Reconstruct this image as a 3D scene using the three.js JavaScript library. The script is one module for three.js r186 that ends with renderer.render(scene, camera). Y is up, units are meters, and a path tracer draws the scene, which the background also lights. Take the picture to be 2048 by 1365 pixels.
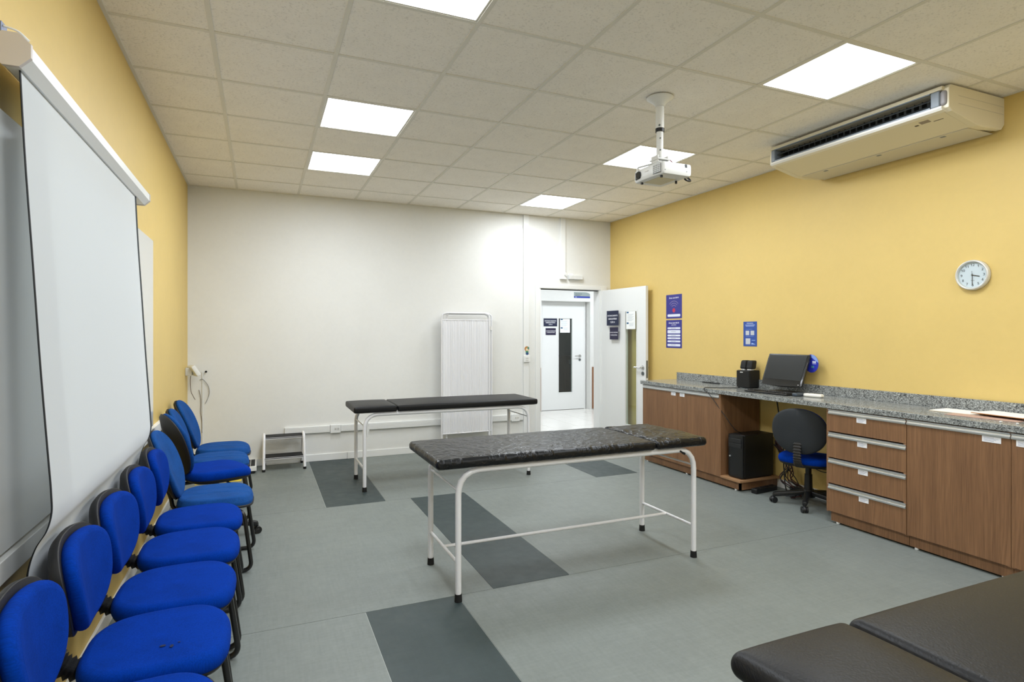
import * as THREE from 'three';
import { RoundedBoxGeometry } from 'three/addons/geometries/RoundedBoxGeometry.js';
import { mergeGeometries } from 'three/addons/utils/BufferGeometryUtils.js';
import { RectAreaLightUniformsLib } from 'three/addons/lights/RectAreaLightUniformsLib.js';

// ---------------------------------------------------------------- camera, light levels, exposure
RectAreaLightUniformsLib.init();
const scene = new THREE.Scene();
scene.background = new THREE.Color(0x050505);
const camera = new THREE.PerspectiveCamera(60.55, 2048 / 1365, 0.05, 60);
camera.position.set(0.2341, 1.452, 2.791);
camera.rotation.y = -0.406118;
camera.setViewOffset(2048, 1365, 0, 13.765, 2048, 1365);
scene.add(camera);
const renderer = new THREE.WebGLRenderer({ antialias: true });
renderer.toneMapping = THREE.LinearToneMapping;
renderer.toneMappingExposure = 1.5;
renderer.shadowMap.enabled = true;
const PANEL_LIGHT = 15.5, PANEL_GLOW = 3.2, LIGHT_COLOR = 0xf0f7ff;   // recessed LED panels
const CORRIDOR_LIGHT = 21;

// room measures (metres)
const XL = -0.475, XR = 4.765, ZB = -4.235, ZF = 6.9, HC = 3.026;

// ---------------------------------------------------------------- helpers
let seed = 7;
const rnd = () => { seed = (seed * 1664525 + 1013904223) >>> 0; return seed / 4294967296; };
const lerp = (a, b, t) => a + (b - a) * t, clamp = (v, a, b) => Math.max(a, Math.min(b, v));
const names = {};
function numbered(n) { const k = names[n] = (names[n] ?? -1) + 1; return k ? `${n}_${String(k).padStart(3, '0')}` : n; }
function shade(o) { o.traverse(m => { if (m.isMesh) { m.castShadow = true; m.receiveShadow = true; } }); return o; }
function thing(name, label, category, pos = [0, 0, 0], turn = 0, group) {
  const o = new THREE.Group(); o.name = numbered(name); scene.add(o);
  o.position.set(...pos); o.rotation.y = turn; o.userData = { label, category };
  if (group) o.userData.group = group;
  return o;
}
function struct(name, pos = [0, 0, 0], label) {
  const o = new THREE.Group(); o.name = name; o.userData = { kind: 'structure' }; if (label) o.userData.label = label;
  o.position.set(...pos); scene.add(o); return o;
}
function part(parent, name, geo, mat, label) {
  const g = Array.isArray(geo) ? merge(geo) : geo;
  const m = new THREE.Mesh(g, mat); m.name = name; m.castShadow = m.receiveShadow = true;
  if (label) m.userData.label = label;
  parent.add(m); return m;
}
function merge(list) {
  const l = list.map(g => { const n = g.index ? g.toNonIndexed() : g; for (const k of Object.keys(n.attributes)) if (!['position', 'normal', 'uv'].includes(k)) n.deleteAttribute(k); return n; });
  return mergeGeometries(l);
}
function uvMetres(g) {       // uv in metres from each face's own plane
  const G = g.index ? g.toNonIndexed() : g; const p = G.attributes.position, uv = new Float32Array(p.count * 2);
  const a = new THREE.Vector3(), b = new THREE.Vector3(), c = new THREE.Vector3();
  for (let i = 0; i < p.count; i += 3) {
    a.fromBufferAttribute(p, i); b.fromBufferAttribute(p, i + 1); c.fromBufferAttribute(p, i + 2);
    const n = b.clone().sub(a).cross(c.clone().sub(a)); const ax = Math.abs(n.x), ay = Math.abs(n.y), az = Math.abs(n.z);
    for (let k = 0; k < 3; k++) {
      const v = [a, b, c][k]; let u, w;
      if (ay >= ax && ay >= az) { u = v.x; w = v.z; } else if (ax >= az) { u = v.z; w = v.y; } else { u = v.x; w = v.y; }
      uv[(i + k) * 2] = u; uv[(i + k) * 2 + 1] = w;
    }
  }
  G.setAttribute('uv', new THREE.BufferAttribute(uv, 2)); return G;
}
// box from min/max corners, small bevel when r is given
function box(x0, x1, y0, y1, z0, z1, r = 0) {
  const w = x1 - x0, h = y1 - y0, d = z1 - z0;
  const g = r ? new RoundedBoxGeometry(w, h, d, 2, Math.min(r, w / 2.01, h / 2.01, d / 2.01)) : new THREE.BoxGeometry(w, h, d);
  g.translate((x0 + x1) / 2, (y0 + y1) / 2, (z0 + z1) / 2);
  return uvMetres(g);
}
const V = (x, y, z) => new THREE.Vector3(x, y, z);
function tube(pts, r, seg = 48, rad = 10, tension = 0.5) {
  const c = new THREE.CatmullRomCurve3(pts.map(p => V(...p)), false, 'catmullrom', tension);
  return capped(new THREE.TubeGeometry(c, seg, r, rad, false), c, r, rad);
}
function capped(g, c, r, rad) {
  const l = [g];
  for (const t of [0, 1]) {
    const p = c.getPoint(t), d = c.getTangent(t).multiplyScalar(t ? 1 : -1);
    const k = new THREE.CircleGeometry(r, rad); k.applyQuaternion(new THREE.Quaternion().setFromUnitVectors(V(0, 0, 1), d)); k.translate(p.x, p.y, p.z); l.push(k);
  }
  return merge(l);
}
// straight runs joined by arcs of radius R at every inner point
function bent(pts, r, R, rad = 12) {
  const P = pts.map(p => V(...p)), path = new THREE.CurvePath(); let from = P[0];
  for (let i = 1; i < P.length; i++) {
    if (i < P.length - 1) {
      const d0 = P[i - 1].clone().sub(P[i]).normalize(), d1 = P[i + 1].clone().sub(P[i]).normalize();
      const a = P[i].clone().addScaledVector(d0, R), b = P[i].clone().addScaledVector(d1, R);
      path.add(new THREE.LineCurve3(from, a)); path.add(new THREE.QuadraticBezierCurve3(a, P[i].clone().lerp(a.clone().lerp(b, .5), .12), b)); from = b;
    } else path.add(new THREE.LineCurve3(from, P[i]));
  }
  return capped(new THREE.TubeGeometry(path, 26 * (P.length - 1), r, rad, false), path, r, rad);
}
function rod(a, b, r, rad = 10) {
  const A = V(...a), B = V(...b), d = B.clone().sub(A), g = new THREE.CylinderGeometry(r, r, d.length(), rad);
  g.applyQuaternion(new THREE.Quaternion().setFromUnitVectors(V(0, 1, 0), d.clone().normalize())); const m = A.lerp(B, .5); g.translate(m.x, m.y, m.z); return g;
}
function cyl(x, y0, y1, z, r0, r1 = r0, rad = 24) { const g = new THREE.CylinderGeometry(r1, r0, y1 - y0, rad); g.translate(x, (y0 + y1) / 2, z); return g; }
function extrude(pts, depth, bevel = 0) {
  const s = new THREE.Shape(pts.map(p => new THREE.Vector2(...p)));
  return new THREE.ExtrudeGeometry(s, { depth, bevelEnabled: bevel > 0, bevelSize: bevel, bevelThickness: bevel, bevelSegments: 2, curveSegments: 16 });
}
function grid(nu, nv, f, close = false) {
  const pos = [], uv = [], idx = [];
  for (let j = 0; j <= nv; j++) for (let i = 0; i <= nu; i++) { const p = f(i / nu, j / nv); pos.push(...p); uv.push(i / nu, j / nv); }
  for (let j = 0; j < nv; j++) for (let i = 0; i < nu; i++) { const a = j * (nu + 1) + i, b = a + 1, c = a + nu + 1, d = c + 1; idx.push(a, b, c, b, d, c); }
  const g = new THREE.BufferGeometry(); g.setAttribute('position', new THREE.Float32BufferAttribute(pos, 3)); g.setAttribute('uv', new THREE.Float32BufferAttribute(uv, 2)); g.setIndex(idx); g.computeVertexNormals(); return g;
}
// box with rounded edges and enough vertices to be warped
function padBox(w, h, d, r, nx, ny, nz, warp) {
  const g = new THREE.BoxGeometry(w, h, d, nx, ny, nz), p = g.attributes.position, q = V(0, 0, 0), inn = V(0, 0, 0);
  const hx = w / 2, hy = h / 2, hz = d / 2;
  // push the grid lines towards the edges so the rounding is smooth
  const ease = (v, H) => { const t = v / H, a = Math.abs(t); return Math.sign(t) * H * (a * 0.55 + 0.45 * (1 - (1 - a) * (1 - a))); };
  for (let i = 0; i < p.count; i++) {
    q.fromBufferAttribute(p, i); q.x = ease(q.x, hx); q.z = ease(q.z, hz);
    inn.set(clamp(q.x, -hx + r, hx - r), clamp(q.y, -hy + r, hy - r), clamp(q.z, -hz + r, hz - r));
    const d0 = q.clone().sub(inn); if (d0.lengthSq() > 1e-12) d0.normalize().multiplyScalar(r);
    q.copy(inn).add(d0); if (warp) warp(q); p.setXYZ(i, q.x, q.y, q.z);
  }
  const uv = g.attributes.uv; for (let i = 0; i < p.count; i++) uv.setXY(i, p.getX(i), p.getZ(i) + p.getY(i));
  g.computeVertexNormals(); return g;
}

// ---------------------------------------------------------------- noise and textures
const perm = new Uint8Array(512); { const a = [...Array(256).keys()]; for (let i = 255; i > 0; i--) { const j = Math.floor(rnd() * (i + 1));[a[i], a[j]] = [a[j], a[i]]; } for (let i = 0; i < 512; i++) perm[i] = a[i & 255]; }
function vnoise(x, y, px, py) {    // value noise with period
  const xi = Math.floor(x), yi = Math.floor(y), fx = x - xi, fy = y - yi, u = fx * fx * (3 - 2 * fx), v = fy * fy * (3 - 2 * fy);
  const m = (a, n) => ((a % n) + n) % n, h = (a, b) => perm[perm[m(a, px) & 255] + (m(b, py) & 255)] / 255;
  return lerp(lerp(h(xi, yi), h(xi + 1, yi), u), lerp(h(xi, yi + 1), h(xi + 1, yi + 1), u), v);
}
const fbm = (x, y, p, q, o = 4) => { let s = 0, a = .5, n = 0; for (let i = 0; i < o; i++) { s += a * vnoise(x, y, p, q); n += a; x *= 2; y *= 2; p *= 2; q *= 2; a *= .5; } return s / n; };
function tex(n, f, metres, srgb = true) {
  const d = new Uint8Array(n * n * 4);
  for (let y = 0; y < n; y++) for (let x = 0; x < n; x++) { const c = f(x / n, y / n), k = (y * n + x) * 4; for (let i = 0; i < 3; i++) d[k + i] = clamp(Math.round(Array.isArray(c) ? c[i] : c), 0, 255); d[k + 3] = 255; }
  const t = new THREE.DataTexture(d, n, n); t.wrapS = t.wrapT = THREE.RepeatWrapping; t.magFilter = THREE.LinearFilter; t.minFilter = THREE.LinearMipmapLinearFilter; t.generateMipmaps = true;
  if (srgb) t.colorSpace = THREE.SRGBColorSpace; const [a, b] = Array.isArray(metres) ? metres : [metres, metres]; t.repeat.set(1 / a, 1 / b); t.needsUpdate = true; return t;
}
const mixc = (a, b, t) => a.map((v, i) => lerp(v, b[i], t));
const hex = h => [(h >> 16) & 255, (h >> 8) & 255, h & 255];
const std = (color, roughness = .6, o = {}) => new THREE.MeshStandardMaterial({ color, roughness, ...o });
const phy = (color, roughness = .6, o = {}) => new THREE.MeshPhysicalMaterial({ color, roughness, ...o });

const paintBump = tex(256, (x, y) => 128 + 60 * (fbm(x * 48, y * 48, 48, 48, 3) - .5), .5, false);
const mottled = (c, amp, m = 1.7) => tex(256, (x, y) => { const t = (fbm(x * 5, y * 5, 5, 5, 4) - .5) * amp + (fbm(x * 60, y * 60, 60, 60, 2) - .5) * amp * .4; return hex(c).map(v => v * (1 + t)); }, m);
const M = {};
M.yellow = std(0xffffff, .55, { map: mottled(0xddc075, .03), bumpMap: paintBump, bumpScale: .0006 });
M.white = std(0xffffff, .6, { map: mottled(0xe4e4e0, .025), bumpMap: paintBump, bumpScale: .0006 });
M.trim = std(0xebecea, .38);
M.plastic = std(0xe8e9e7, .4);
M.plasticGrey = std(0xd6d6d2, .45);
M.tile = std(0xffffff, .92, { map: tex(512, (x, y) => { const f = fbm(x * 110, y * 110, 110, 110, 2), g = fbm(x * 9, y * 9, 9, 9, 3); const pit = f < .36 ? (f - .36) * 90 : 0; return [252 + pit + (g - .5) * 6, 247 + pit + (g - .5) * 6, 238 + pit + (g - .5) * 6]; }, .9), bumpMap: tex(512, (x, y) => { const f = fbm(x * 110, y * 110, 110, 110, 2); return f < .36 ? 60 : 150 + f * 60; }, .9, false), bumpScale: .0015 });
M.grid = std(0xe6e2d6, .55);
M.dark = std(0x0b0b0c, .5);
M.slab = std(0x8a8a86, .9);
const vinyl = (c, amp) => tex(1024, (x, y) => {
  const a = fbm(x * 7, y * 7, 7, 7, 4) - .5, s = fbm(x * 250, y * 22, 250, 22, 2) - .5, t = fbm(x * 22, y * 250, 22, 250, 2) - .5, sp = fbm(x * 200, y * 200, 200, 200, 1) - .5;
  const k = 1 + amp * (a * .35 + s * .5 + t * .5 + sp * .35); return hex(c).map(v => v * k);
}, 2.2);
const vinylRough = tex(512, (x, y) => { const a = fbm(x * 6, y * 6, 6, 6, 4), b = fbm(x * 60, y * 60, 60, 60, 2); const r = 128 + (a - .5) * 46 + (b - .5) * 26; return [r, r, r]; }, 3.1, false);
const vinylBump = tex(512, (x, y) => 128 + 70 * (fbm(x * 128, y * 16, 128, 16, 2) - .5) + 70 * (fbm(x * 16, y * 128, 16, 128, 2) - .5), .9, false);
M.vinyl = std(0xffffff, 1, { map: vinyl(0x757b77, .1), roughnessMap: vinylRough, bumpMap: vinylBump, bumpScale: .0003 });
M.vinylDark = std(0xffffff, 1, { map: vinyl(0x2f3b3b, .14), roughnessMap: vinylRough, bumpMap: vinylBump, bumpScale: .0003 });
M.weld = std(0xb9bcb6, .6);
M.grout = std(0xb8b4aa, .8);
M.porcelain = std(0xe9e7e1, .22);
const grain = (c, d) => tex(1024, (x, y) => {
  const w = fbm(x * 5, y * 2, 5, 2, 3) * .035, l = fbm((x + w) * 150, y * 5, 150, 5, 3), f = fbm((x + w) * 420, y * 14, 420, 14, 2), b = fbm((x + w) * 16, y * 2, 16, 2, 3);
  return mixc(hex(d), hex(c), clamp(.5 + (l - .5) * .7 + (f - .5) * .6 + (b - .5) * .45, 0, 1));
}, [.8, 1.2]);
M.wood = std(0xffffff, .5, { map: grain(0x926b49, 0x6b4b31), bumpMap: tex(512, (x, y) => 255 * fbm(x * 200, y * 6, 200, 6, 2), [.6, 1.0], false), bumpScale: .0004 });
M.woodEdge = std(0x9c7652, .5);
M.woodDark = std(0x8b5a36, .55);
M.granite = phy(0xffffff, .16, { map: tex(1024, (x, y) => { const a = fbm(x * 150, y * 150, 150, 150, 2), b = fbm(x * 240 + 9, y * 240, 240, 240, 1), c = fbm(x * 90, y * 90 + 5, 90, 90, 2); let k = 134 + (a - .5) * 120; if (b > .8) k += 45; if (c < .3) k -= 50; else if (c > .7) k += 22; return [k * .98, k, k * .985]; }, .75), specularIntensity: .7 });
M.alu = std(0xd4d6d6, .34, { metalness: .85 });
M.aluDark = std(0x6f7678, .4, { metalness: .7 });
M.chrome = std(0xc9c9c6, .22, { metalness: 1 });
M.paper = std(0xf2f1ec, .8);
const weave = tex(256, (x, y) => 128 + 60 * Math.sin(x * Math.PI * 128) * Math.sin(y * Math.PI * 128) + 70 * (fbm(x * 128, y * 128, 128, 128, 2) - .5), .12, false);
const fabricMap = (c, amp) => tex(512, (x, y) => { const a = fbm(x * 8, y * 8, 8, 8, 4) - .5, b = fbm(x * 220, y * 220, 220, 220, 2) - .5; return hex(c).map(v => v * (1 + amp * (a * .5 + b * .8))); }, .5);
M.blue = phy(0xffffff, .95, { map: fabricMap(0x00308c, .3), bumpMap: weave, bumpScale: .0005, specularIntensity: .15 });
M.blueOld = phy(0xffffff, .9, { map: fabricMap(0x164888, .36), bumpMap: weave, bumpScale: .0007, specularIntensity: .3 });
M.shell = std(0x17171a, .55);
M.shellBrown = std(0x1c1813, .6);
M.blackTube = phy(0x0c0c0d, .28, { clearcoat: .4, clearcoatRoughness: .2 });
M.blackPlastic = std(0x101112, .42);
M.blackMatte = std(0x0e0f10, .7);
M.greyBack = std(0x24282c, .75);
M.rubber = std(0x0a0a0a, .7);
M.whiteTube = phy(0xe8e8ea, .32, { clearcoat: .3, clearcoatRoughness: .3 });
const creaseMap = tex(512, (x, y) => { const a = fbm(x * 10, y * 10, 10, 10, 4), b = fbm(x * 26, y * 26, 26, 26, 3); return 255 * clamp(1 - Math.abs(a - .5) * 4.5, 0, 1) * .6 + 100 * b; }, .55, false);
M.vinylPadWrinkled = phy(0x131415, .3, { bumpMap: creaseMap, bumpScale: .005, specularIntensity: .55 });
M.vinylPad = phy(0x141415, .44, { specularIntensity: .5, bumpMap: tex(256, (x, y) => 255 * fbm(x * 90, y * 90, 90, 90, 2), .3, false), bumpScale: .0005 });
M.board = phy(0xeef0ee, .1, { clearcoat: .5, clearcoatRoughness: .05 });
M.screenFabric = phy(0xdbe0e2, .95, { side: THREE.DoubleSide, transmission: .35, thickness: 0 });
M.screenBack = std(0x0a0b0c, .85);
M.casing = std(0xe9eae8, .4);
M.casingCap = std(0xcfc8c4, .5);
M.glass = phy(0xf4faf8, .03, { transmission: 1, thickness: 0, ior: 1.5 });
M.acBody = std(0xe9e0c6, .42);
M.acGrey = std(0x7e8790, .45);
M.acBlade = std(0x34393c, .5);
M.curtain = phy(0xf6f6f8, .95, { transmission: .25, thickness: 0, side: THREE.DoubleSide });
M.cardboard = std(0xb07a48, .8);
M.bluePlastic = std(0x2433a8, .5);
M.screenDark = phy(0x1a1d1c, .3, {});
M.yellowTape = std(0xe3c414, .5);

// ---------------------------------------------------------------- the room
{
  const wl = struct('wall_left'); part(wl, 'plaster', box(XL - .15, XL, 0, 3.3, ZB - .15, ZF + .15), M.yellow);
  const wr = struct('wall_right'); part(wr, 'plaster', box(XR, XR + .15, 0, 3.3, ZB, ZF + .15), M.yellow);
  const wb = struct('wall_back');
  part(wb, 'plaster', [box(XL, 3.64, 0, 3.3, ZB - .15, ZB), box(4.612, XR + .15, 0, 3.3, ZB - .15, ZB), box(3.64, 4.612, 2.07, 3.3, ZB - .15, ZB)], M.white);
  const wf = struct('wall_front'); part(wf, 'plaster', box(XL - .15, XR + .15, 0, 3.3, ZF, ZF + .15), M.white);
  const bl = struct('baseboard_left'); part(bl, 'board', box(XL, XL + .014, 0, .078, ZB, ZF, .003), M.trim);
  const bb = struct('baseboard_back'); for (const [a, b] of [[XL + .014, 1.16], [1.163, 2.5], [2.503, 3.588]]) part(bb, 'board', box(a, b, 0, .078, ZB, ZB + .014, .003), M.trim);
  const br = struct('baseboard_right'); part(br, 'board', box(XR - .014, XR, 0, .078, ZB + .02, ZF, .003), M.trim);
}
// floor: vinyl sheets two metres long, with dark inlays half a metre wide
{
  const f = struct('floor'); part(f, 'screed', box(XL - .15, XR + .15, -.15, -.0025, ZB - .15, ZF + .15), M.weld);
  const rows = [[ZB - .15, -2.312, [[.737, 1.236], [3.362, 3.861]]], [-2.312, -.312, [[1.451, 1.946]]], [-.312, 1.688, [[.737, 1.236]]], [1.688, ZF, []]];
  const gap = .0016;
  for (const [z0, z1, inl] of rows) {
    let x = XL; const put = (a, b, m, n) => part(f, n, box(a + gap, b - gap, -.0024, 0, z0 + gap, z1 - gap), m);
    for (const [a, b] of inl) { put(x, a, M.vinyl, 'vinyl_sheet'); put(a, b, M.vinylDark, 'dark_vinyl_sheet').userData.label = 'dark grey vinyl inlay strip'; x = b; }
    put(x, XR, M.vinyl, 'vinyl_sheet');
  }
}
// suspended ceiling: T-bars every 0.625 m, mineral tiles between, light panels in some bays
const T = .625, LIGHTS = [[1, 0], [1, -3], [1, -5], [5, 0], [5, -3], [5, -6], [1, 3], [5, 3], [1, 6], [5, 6], [1, 9], [5, 9]];   // bay x = i*T, z from k*T up to (k+1)*T
const lit = new Set(LIGHTS.map(([i, k]) => i + ':' + k));
{
  const c = struct('ceiling'); part(c, 'slab', box(XL - .15, XR + .15, 3.3, 3.42, ZB - .15, ZF + .15), M.slab);
  const bw = .012;
  const xs = []; for (let i = 0; i * T < XR; i++) xs.push(i * T); const zs = []; for (let k = -6; k * T < ZF; k++) zs.push(k * T);
  for (const x of xs) part(c, 'grid_runner', box(x - bw, x + bw, HC, HC + .03, ZB, ZF, .0015), M.grid);
  const ex = [XL, ...xs, XR], ez = [ZB, ...zs, ZF];
  for (const z of zs) for (let a = 0; a < ex.length - 1; a++) { const x0 = ex[a] + (a ? bw : 0), x1 = ex[a + 1] - (a < ex.length - 2 ? bw : 0); if (x1 - x0 > .02) part(c, 'grid_cross_bar', box(x0, x1, HC + .0006, HC + .03, z - bw, z + bw), M.grid); }
  part(c, 'wall_angle', [box(XL, XL + .02, HC - .001, HC + .02, ZB, ZF), box(XR - .02, XR, HC - .001, HC + .02, ZB, ZF), box(XL + .02, XR - .02, HC - .001, HC + .02, ZB, ZB + .02), box(XL + .02, XR - .02, HC - .001, HC + .02, ZF - .02, ZF)], M.grid);
  for (let a = 0; a < ex.length - 1; a++) for (let b = 0; b < ez.length - 1; b++) {
    const i = Math.round(ex[a] / T), k = Math.round(ez[b] / T);
    if (a && b && lit.has(i + ':' + k)) continue;
    const g = .0085, lift = .003 + .0025 * rnd();
    part(c, 'ceiling_tile', box(ex[a] + g, ex[a + 1] - g, HC + lift, HC + lift + .014, ez[b] + g, ez[b + 1] - g, .001), M.tile);
  }
}
const panelGlow = new THREE.MeshStandardMaterial({ color: 0xffffff, roughness: .5, emissive: LIGHT_COLOR, emissiveIntensity: PANEL_GLOW });
const panelLabels = {
  '1:0': 'lit square ceiling panel alongside the projection screen casing', '1:-3': 'lit square ceiling panel between the projection screen and the far couch',
  '1:-5': 'lit square ceiling panel above the head of the far couch', '5:0': 'lit square ceiling panel beside the air conditioner', '5:-3': 'lit square ceiling panel directly behind the projector', '5:-6': 'lit square ceiling panel closest to the doorway',
  '1:3': 'lit square ceiling panel above the rear chairs', '5:3': 'lit square ceiling panel above the rear couch and worktop', '1:6': 'lit square ceiling panel in the rear half of the room, whiteboard side', '5:6': 'lit square ceiling panel in the rear half of the room, worktop side', '1:9': 'lit square ceiling panel next to the rear wall, whiteboard side', '5:9': 'lit square ceiling panel next to the rear wall, worktop side' };
function ceilingPanel(x, y, z, s, label, power, group) {
  const t = thing('ceiling_light', label, 'ceiling light', [x, y, z], 0, group);
  const h = s / 2, q = h - .012;
  part(t, 'frame', [box(-h, h, 0, .03, -h, -q), box(-h, h, 0, .03, q, h), box(-h, -q, 0, .03, -q, q), box(q, h, 0, .03, -q, q), box(-h, h, .028, .034, -h, h)], M.grid);
  part(t, 'diffuser', box(-q, q, .004, .012, -q, q), panelGlow);
  const l = new THREE.RectAreaLight(LIGHT_COLOR, power, q * 2, q * 2); l.position.set(0, .001, 0); l.rotation.x = -Math.PI / 2; l.name = 'panel_light'; t.add(l);
  return t;
}
for (const [i, k] of LIGHTS) ceilingPanel(i * T + T / 2, HC + .002, k * T + T / 2, T - .026, panelLabels[i + ':' + k], PANEL_LIGHT, 'recessed ceiling light panels');

// ---------------------------------------------------------------- doorway, corridor
const DX0 = 3.648, DX1 = 4.604, DTOP = 2.064;
{
  const t = struct('trim_1', [0, 0, 0], 'white door frame of the open doorway');
  part(t, 'jamb', box(DX0 - .008, DX0 + .022, 0, DTOP, ZB - .15, ZB + .006, .002), M.trim);
  part(t, 'jamb', box(DX1 - .022, DX1 + .008, 0, DTOP, ZB - .15, ZB + .006, .002), M.trim);
  part(t, 'head', box(DX0 - .008, DX1 + .008, DTOP, DTOP + .02, ZB - .15, ZB + .006, .002), M.trim);
  part(t, 'casing', box(3.592, DX0 + .002, 0, DTOP + .055, ZB, ZB + .014, .003), M.trim);
  part(t, 'casing', box(DX1 - .002, 4.70, 0, DTOP + .055, ZB, ZB + .014, .003), M.trim);
  part(t, 'casing', box(DX0 + .002, DX1 - .002, DTOP + .004, DTOP + .055, ZB, ZB + .014, .003), M.trim);
  part(t, 'seal', box(DX0 + .02, DX1 - .02, DTOP - .012, DTOP, ZB - .055, ZB - .035), M.dark, 'dark rubber door seal');
  // corridor shell
  const cf = struct('floor_corridor'); part(cf, 'screed', box(1.8, 9, -.15, -.004, -7.4, ZB - .15), M.grout);
  const s = .455; for (let i = 0; i < 14; i++) for (let j = 0; j < 7; j++) { const x = 2.1 + i * s, z1 = ZB - .15 - j * s, z0 = Math.max(z1 - s, -7.35); part(cf, 'floor_tile', box(x + .002, x + s - .002, -.0038, 0, z0 + .002, z1 - .002), M.porcelain); }
  const sill = struct('trim_2', [0, 0, 0], 'threshold strip between vinyl and tile'); part(sill, 'threshold', box(DX0 + .022, DX1 - .022, -.004, .004, ZB - .15, ZB - .11, .001), M.alu);
  const wc = struct('wall_corridor'), zc = -6.95;
  part(wc, 'plaster', [box(1.8, 5.02, 0, 2.9, zc - .2, zc), box(6.06, 9, 0, 2.9, zc - .2, zc), box(5.02, 6.06, 2.075, 2.9, zc - .2, zc)], M.white);
  part(wc, 'end_wall', [box(1.7, 1.8, 0, 2.9, -7.5, ZB - .15), box(9, 9.1, 0, 2.9, -7.5, ZB - .15)], M.white);
  part(wc, 'near_wall', box(XR + .15, 9.1, 0, 2.9, ZB - .15, ZB - .05), M.white);
  const cc = struct('ceiling_corridor'); part(cc, 'plaster', box(1.7, 9.1, 2.8, 2.92, -7.5, ZB - .15), M.white);
  const bc = struct('baseboard_corridor'); part(bc, 'board', [box(1.8, 4.96, 0, .07, zc, zc + .012), box(6.14, 9, 0, .07, zc, zc + .012)], M.trim);
  const g1 = thing('wall_guard', 'brown wooden wall guard panel ending beside the far door, handle-less side', 'wall guard', [0, 0, 0]);
  part(g1, 'panel', box(3.4, 4.995, .02, .83, zc + .001, zc + .03, .004), M.woodDark);
  const g2 = thing('wall_guard', 'brown wooden wall guard panel ending beside the far door, handle side', 'wall guard', [0, 0, 0]);
  part(g2, 'panel', box(6.10, 8.2, .02, .82, zc + .001, zc + .03, .004), M.woodDark);
  for (const x of [4.3, 6.2]) ceilingPanel(x, 2.79, -5.6, .6, x < 5 ? 'lit square ceiling panel in the corridor by the open door' : 'lit square ceiling panel in the corridor by the far door', CORRIDOR_LIGHT, 'corridor light panels');
}
// a white flush door with a tall narrow pane; local x from hinge edge (0) to latch edge (w), face at z = 0, back at z = -t
function doorLeaf(g, w, h, t, px0, px1, py0, py1, handleX, dir) {
  const e = .004;
  part(g, 'leaf', [box(0, px0, .008, h, -t, 0), box(px1, w, .008, h, -t, 0), box(px0, px1, .008, py0, -t, 0), box(px0, px1, py1, h, -t, 0)], M.trim);
  part(g, 'glazing_bead', [box(px0 - .012, px0 + .006, py0 - .012, py1 + .012, -t - e, e), box(px1 - .006, px1 + .012, py0 - .012, py1 + .012, -t - e, e), box(px0 + .006, px1 - .006, py1 - .006, py1 + .012, -t - e, e), box(px0 + .006, px1 - .006, py0 - .012, py0 + .006, -t - e, e)], M.plastic);
  part(g, 'pane', box(px0 + .006, px1 - .006, py0 + .006, py1 - .006, -t / 2 - .003, -t / 2 + .003), M.glass);
  for (const s of [1, -1]) {
    const z = s > 0 ? 0 : -t, hd = part(g, 'handle', [rod([handleX, 1.03, z], [handleX, 1.03, z + s * .05], .01), rod([handleX, 1.03, z + s * .045], [handleX + dir * .125, 1.03, z + s * .045], .009)], M.chrome);
    part(hd, 'rose', rod([handleX, 1.03, z], [handleX, 1.03, z + s * .008], .026, 20), M.chrome);
    part(g, 'lock_rose', [rod([handleX, .955, z], [handleX, .955, z + s * .008], .025, 20), rod([handleX, .955, z], [handleX, .955, z + s * .012], .008, 12)], M.aluDark);
  }
}
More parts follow.
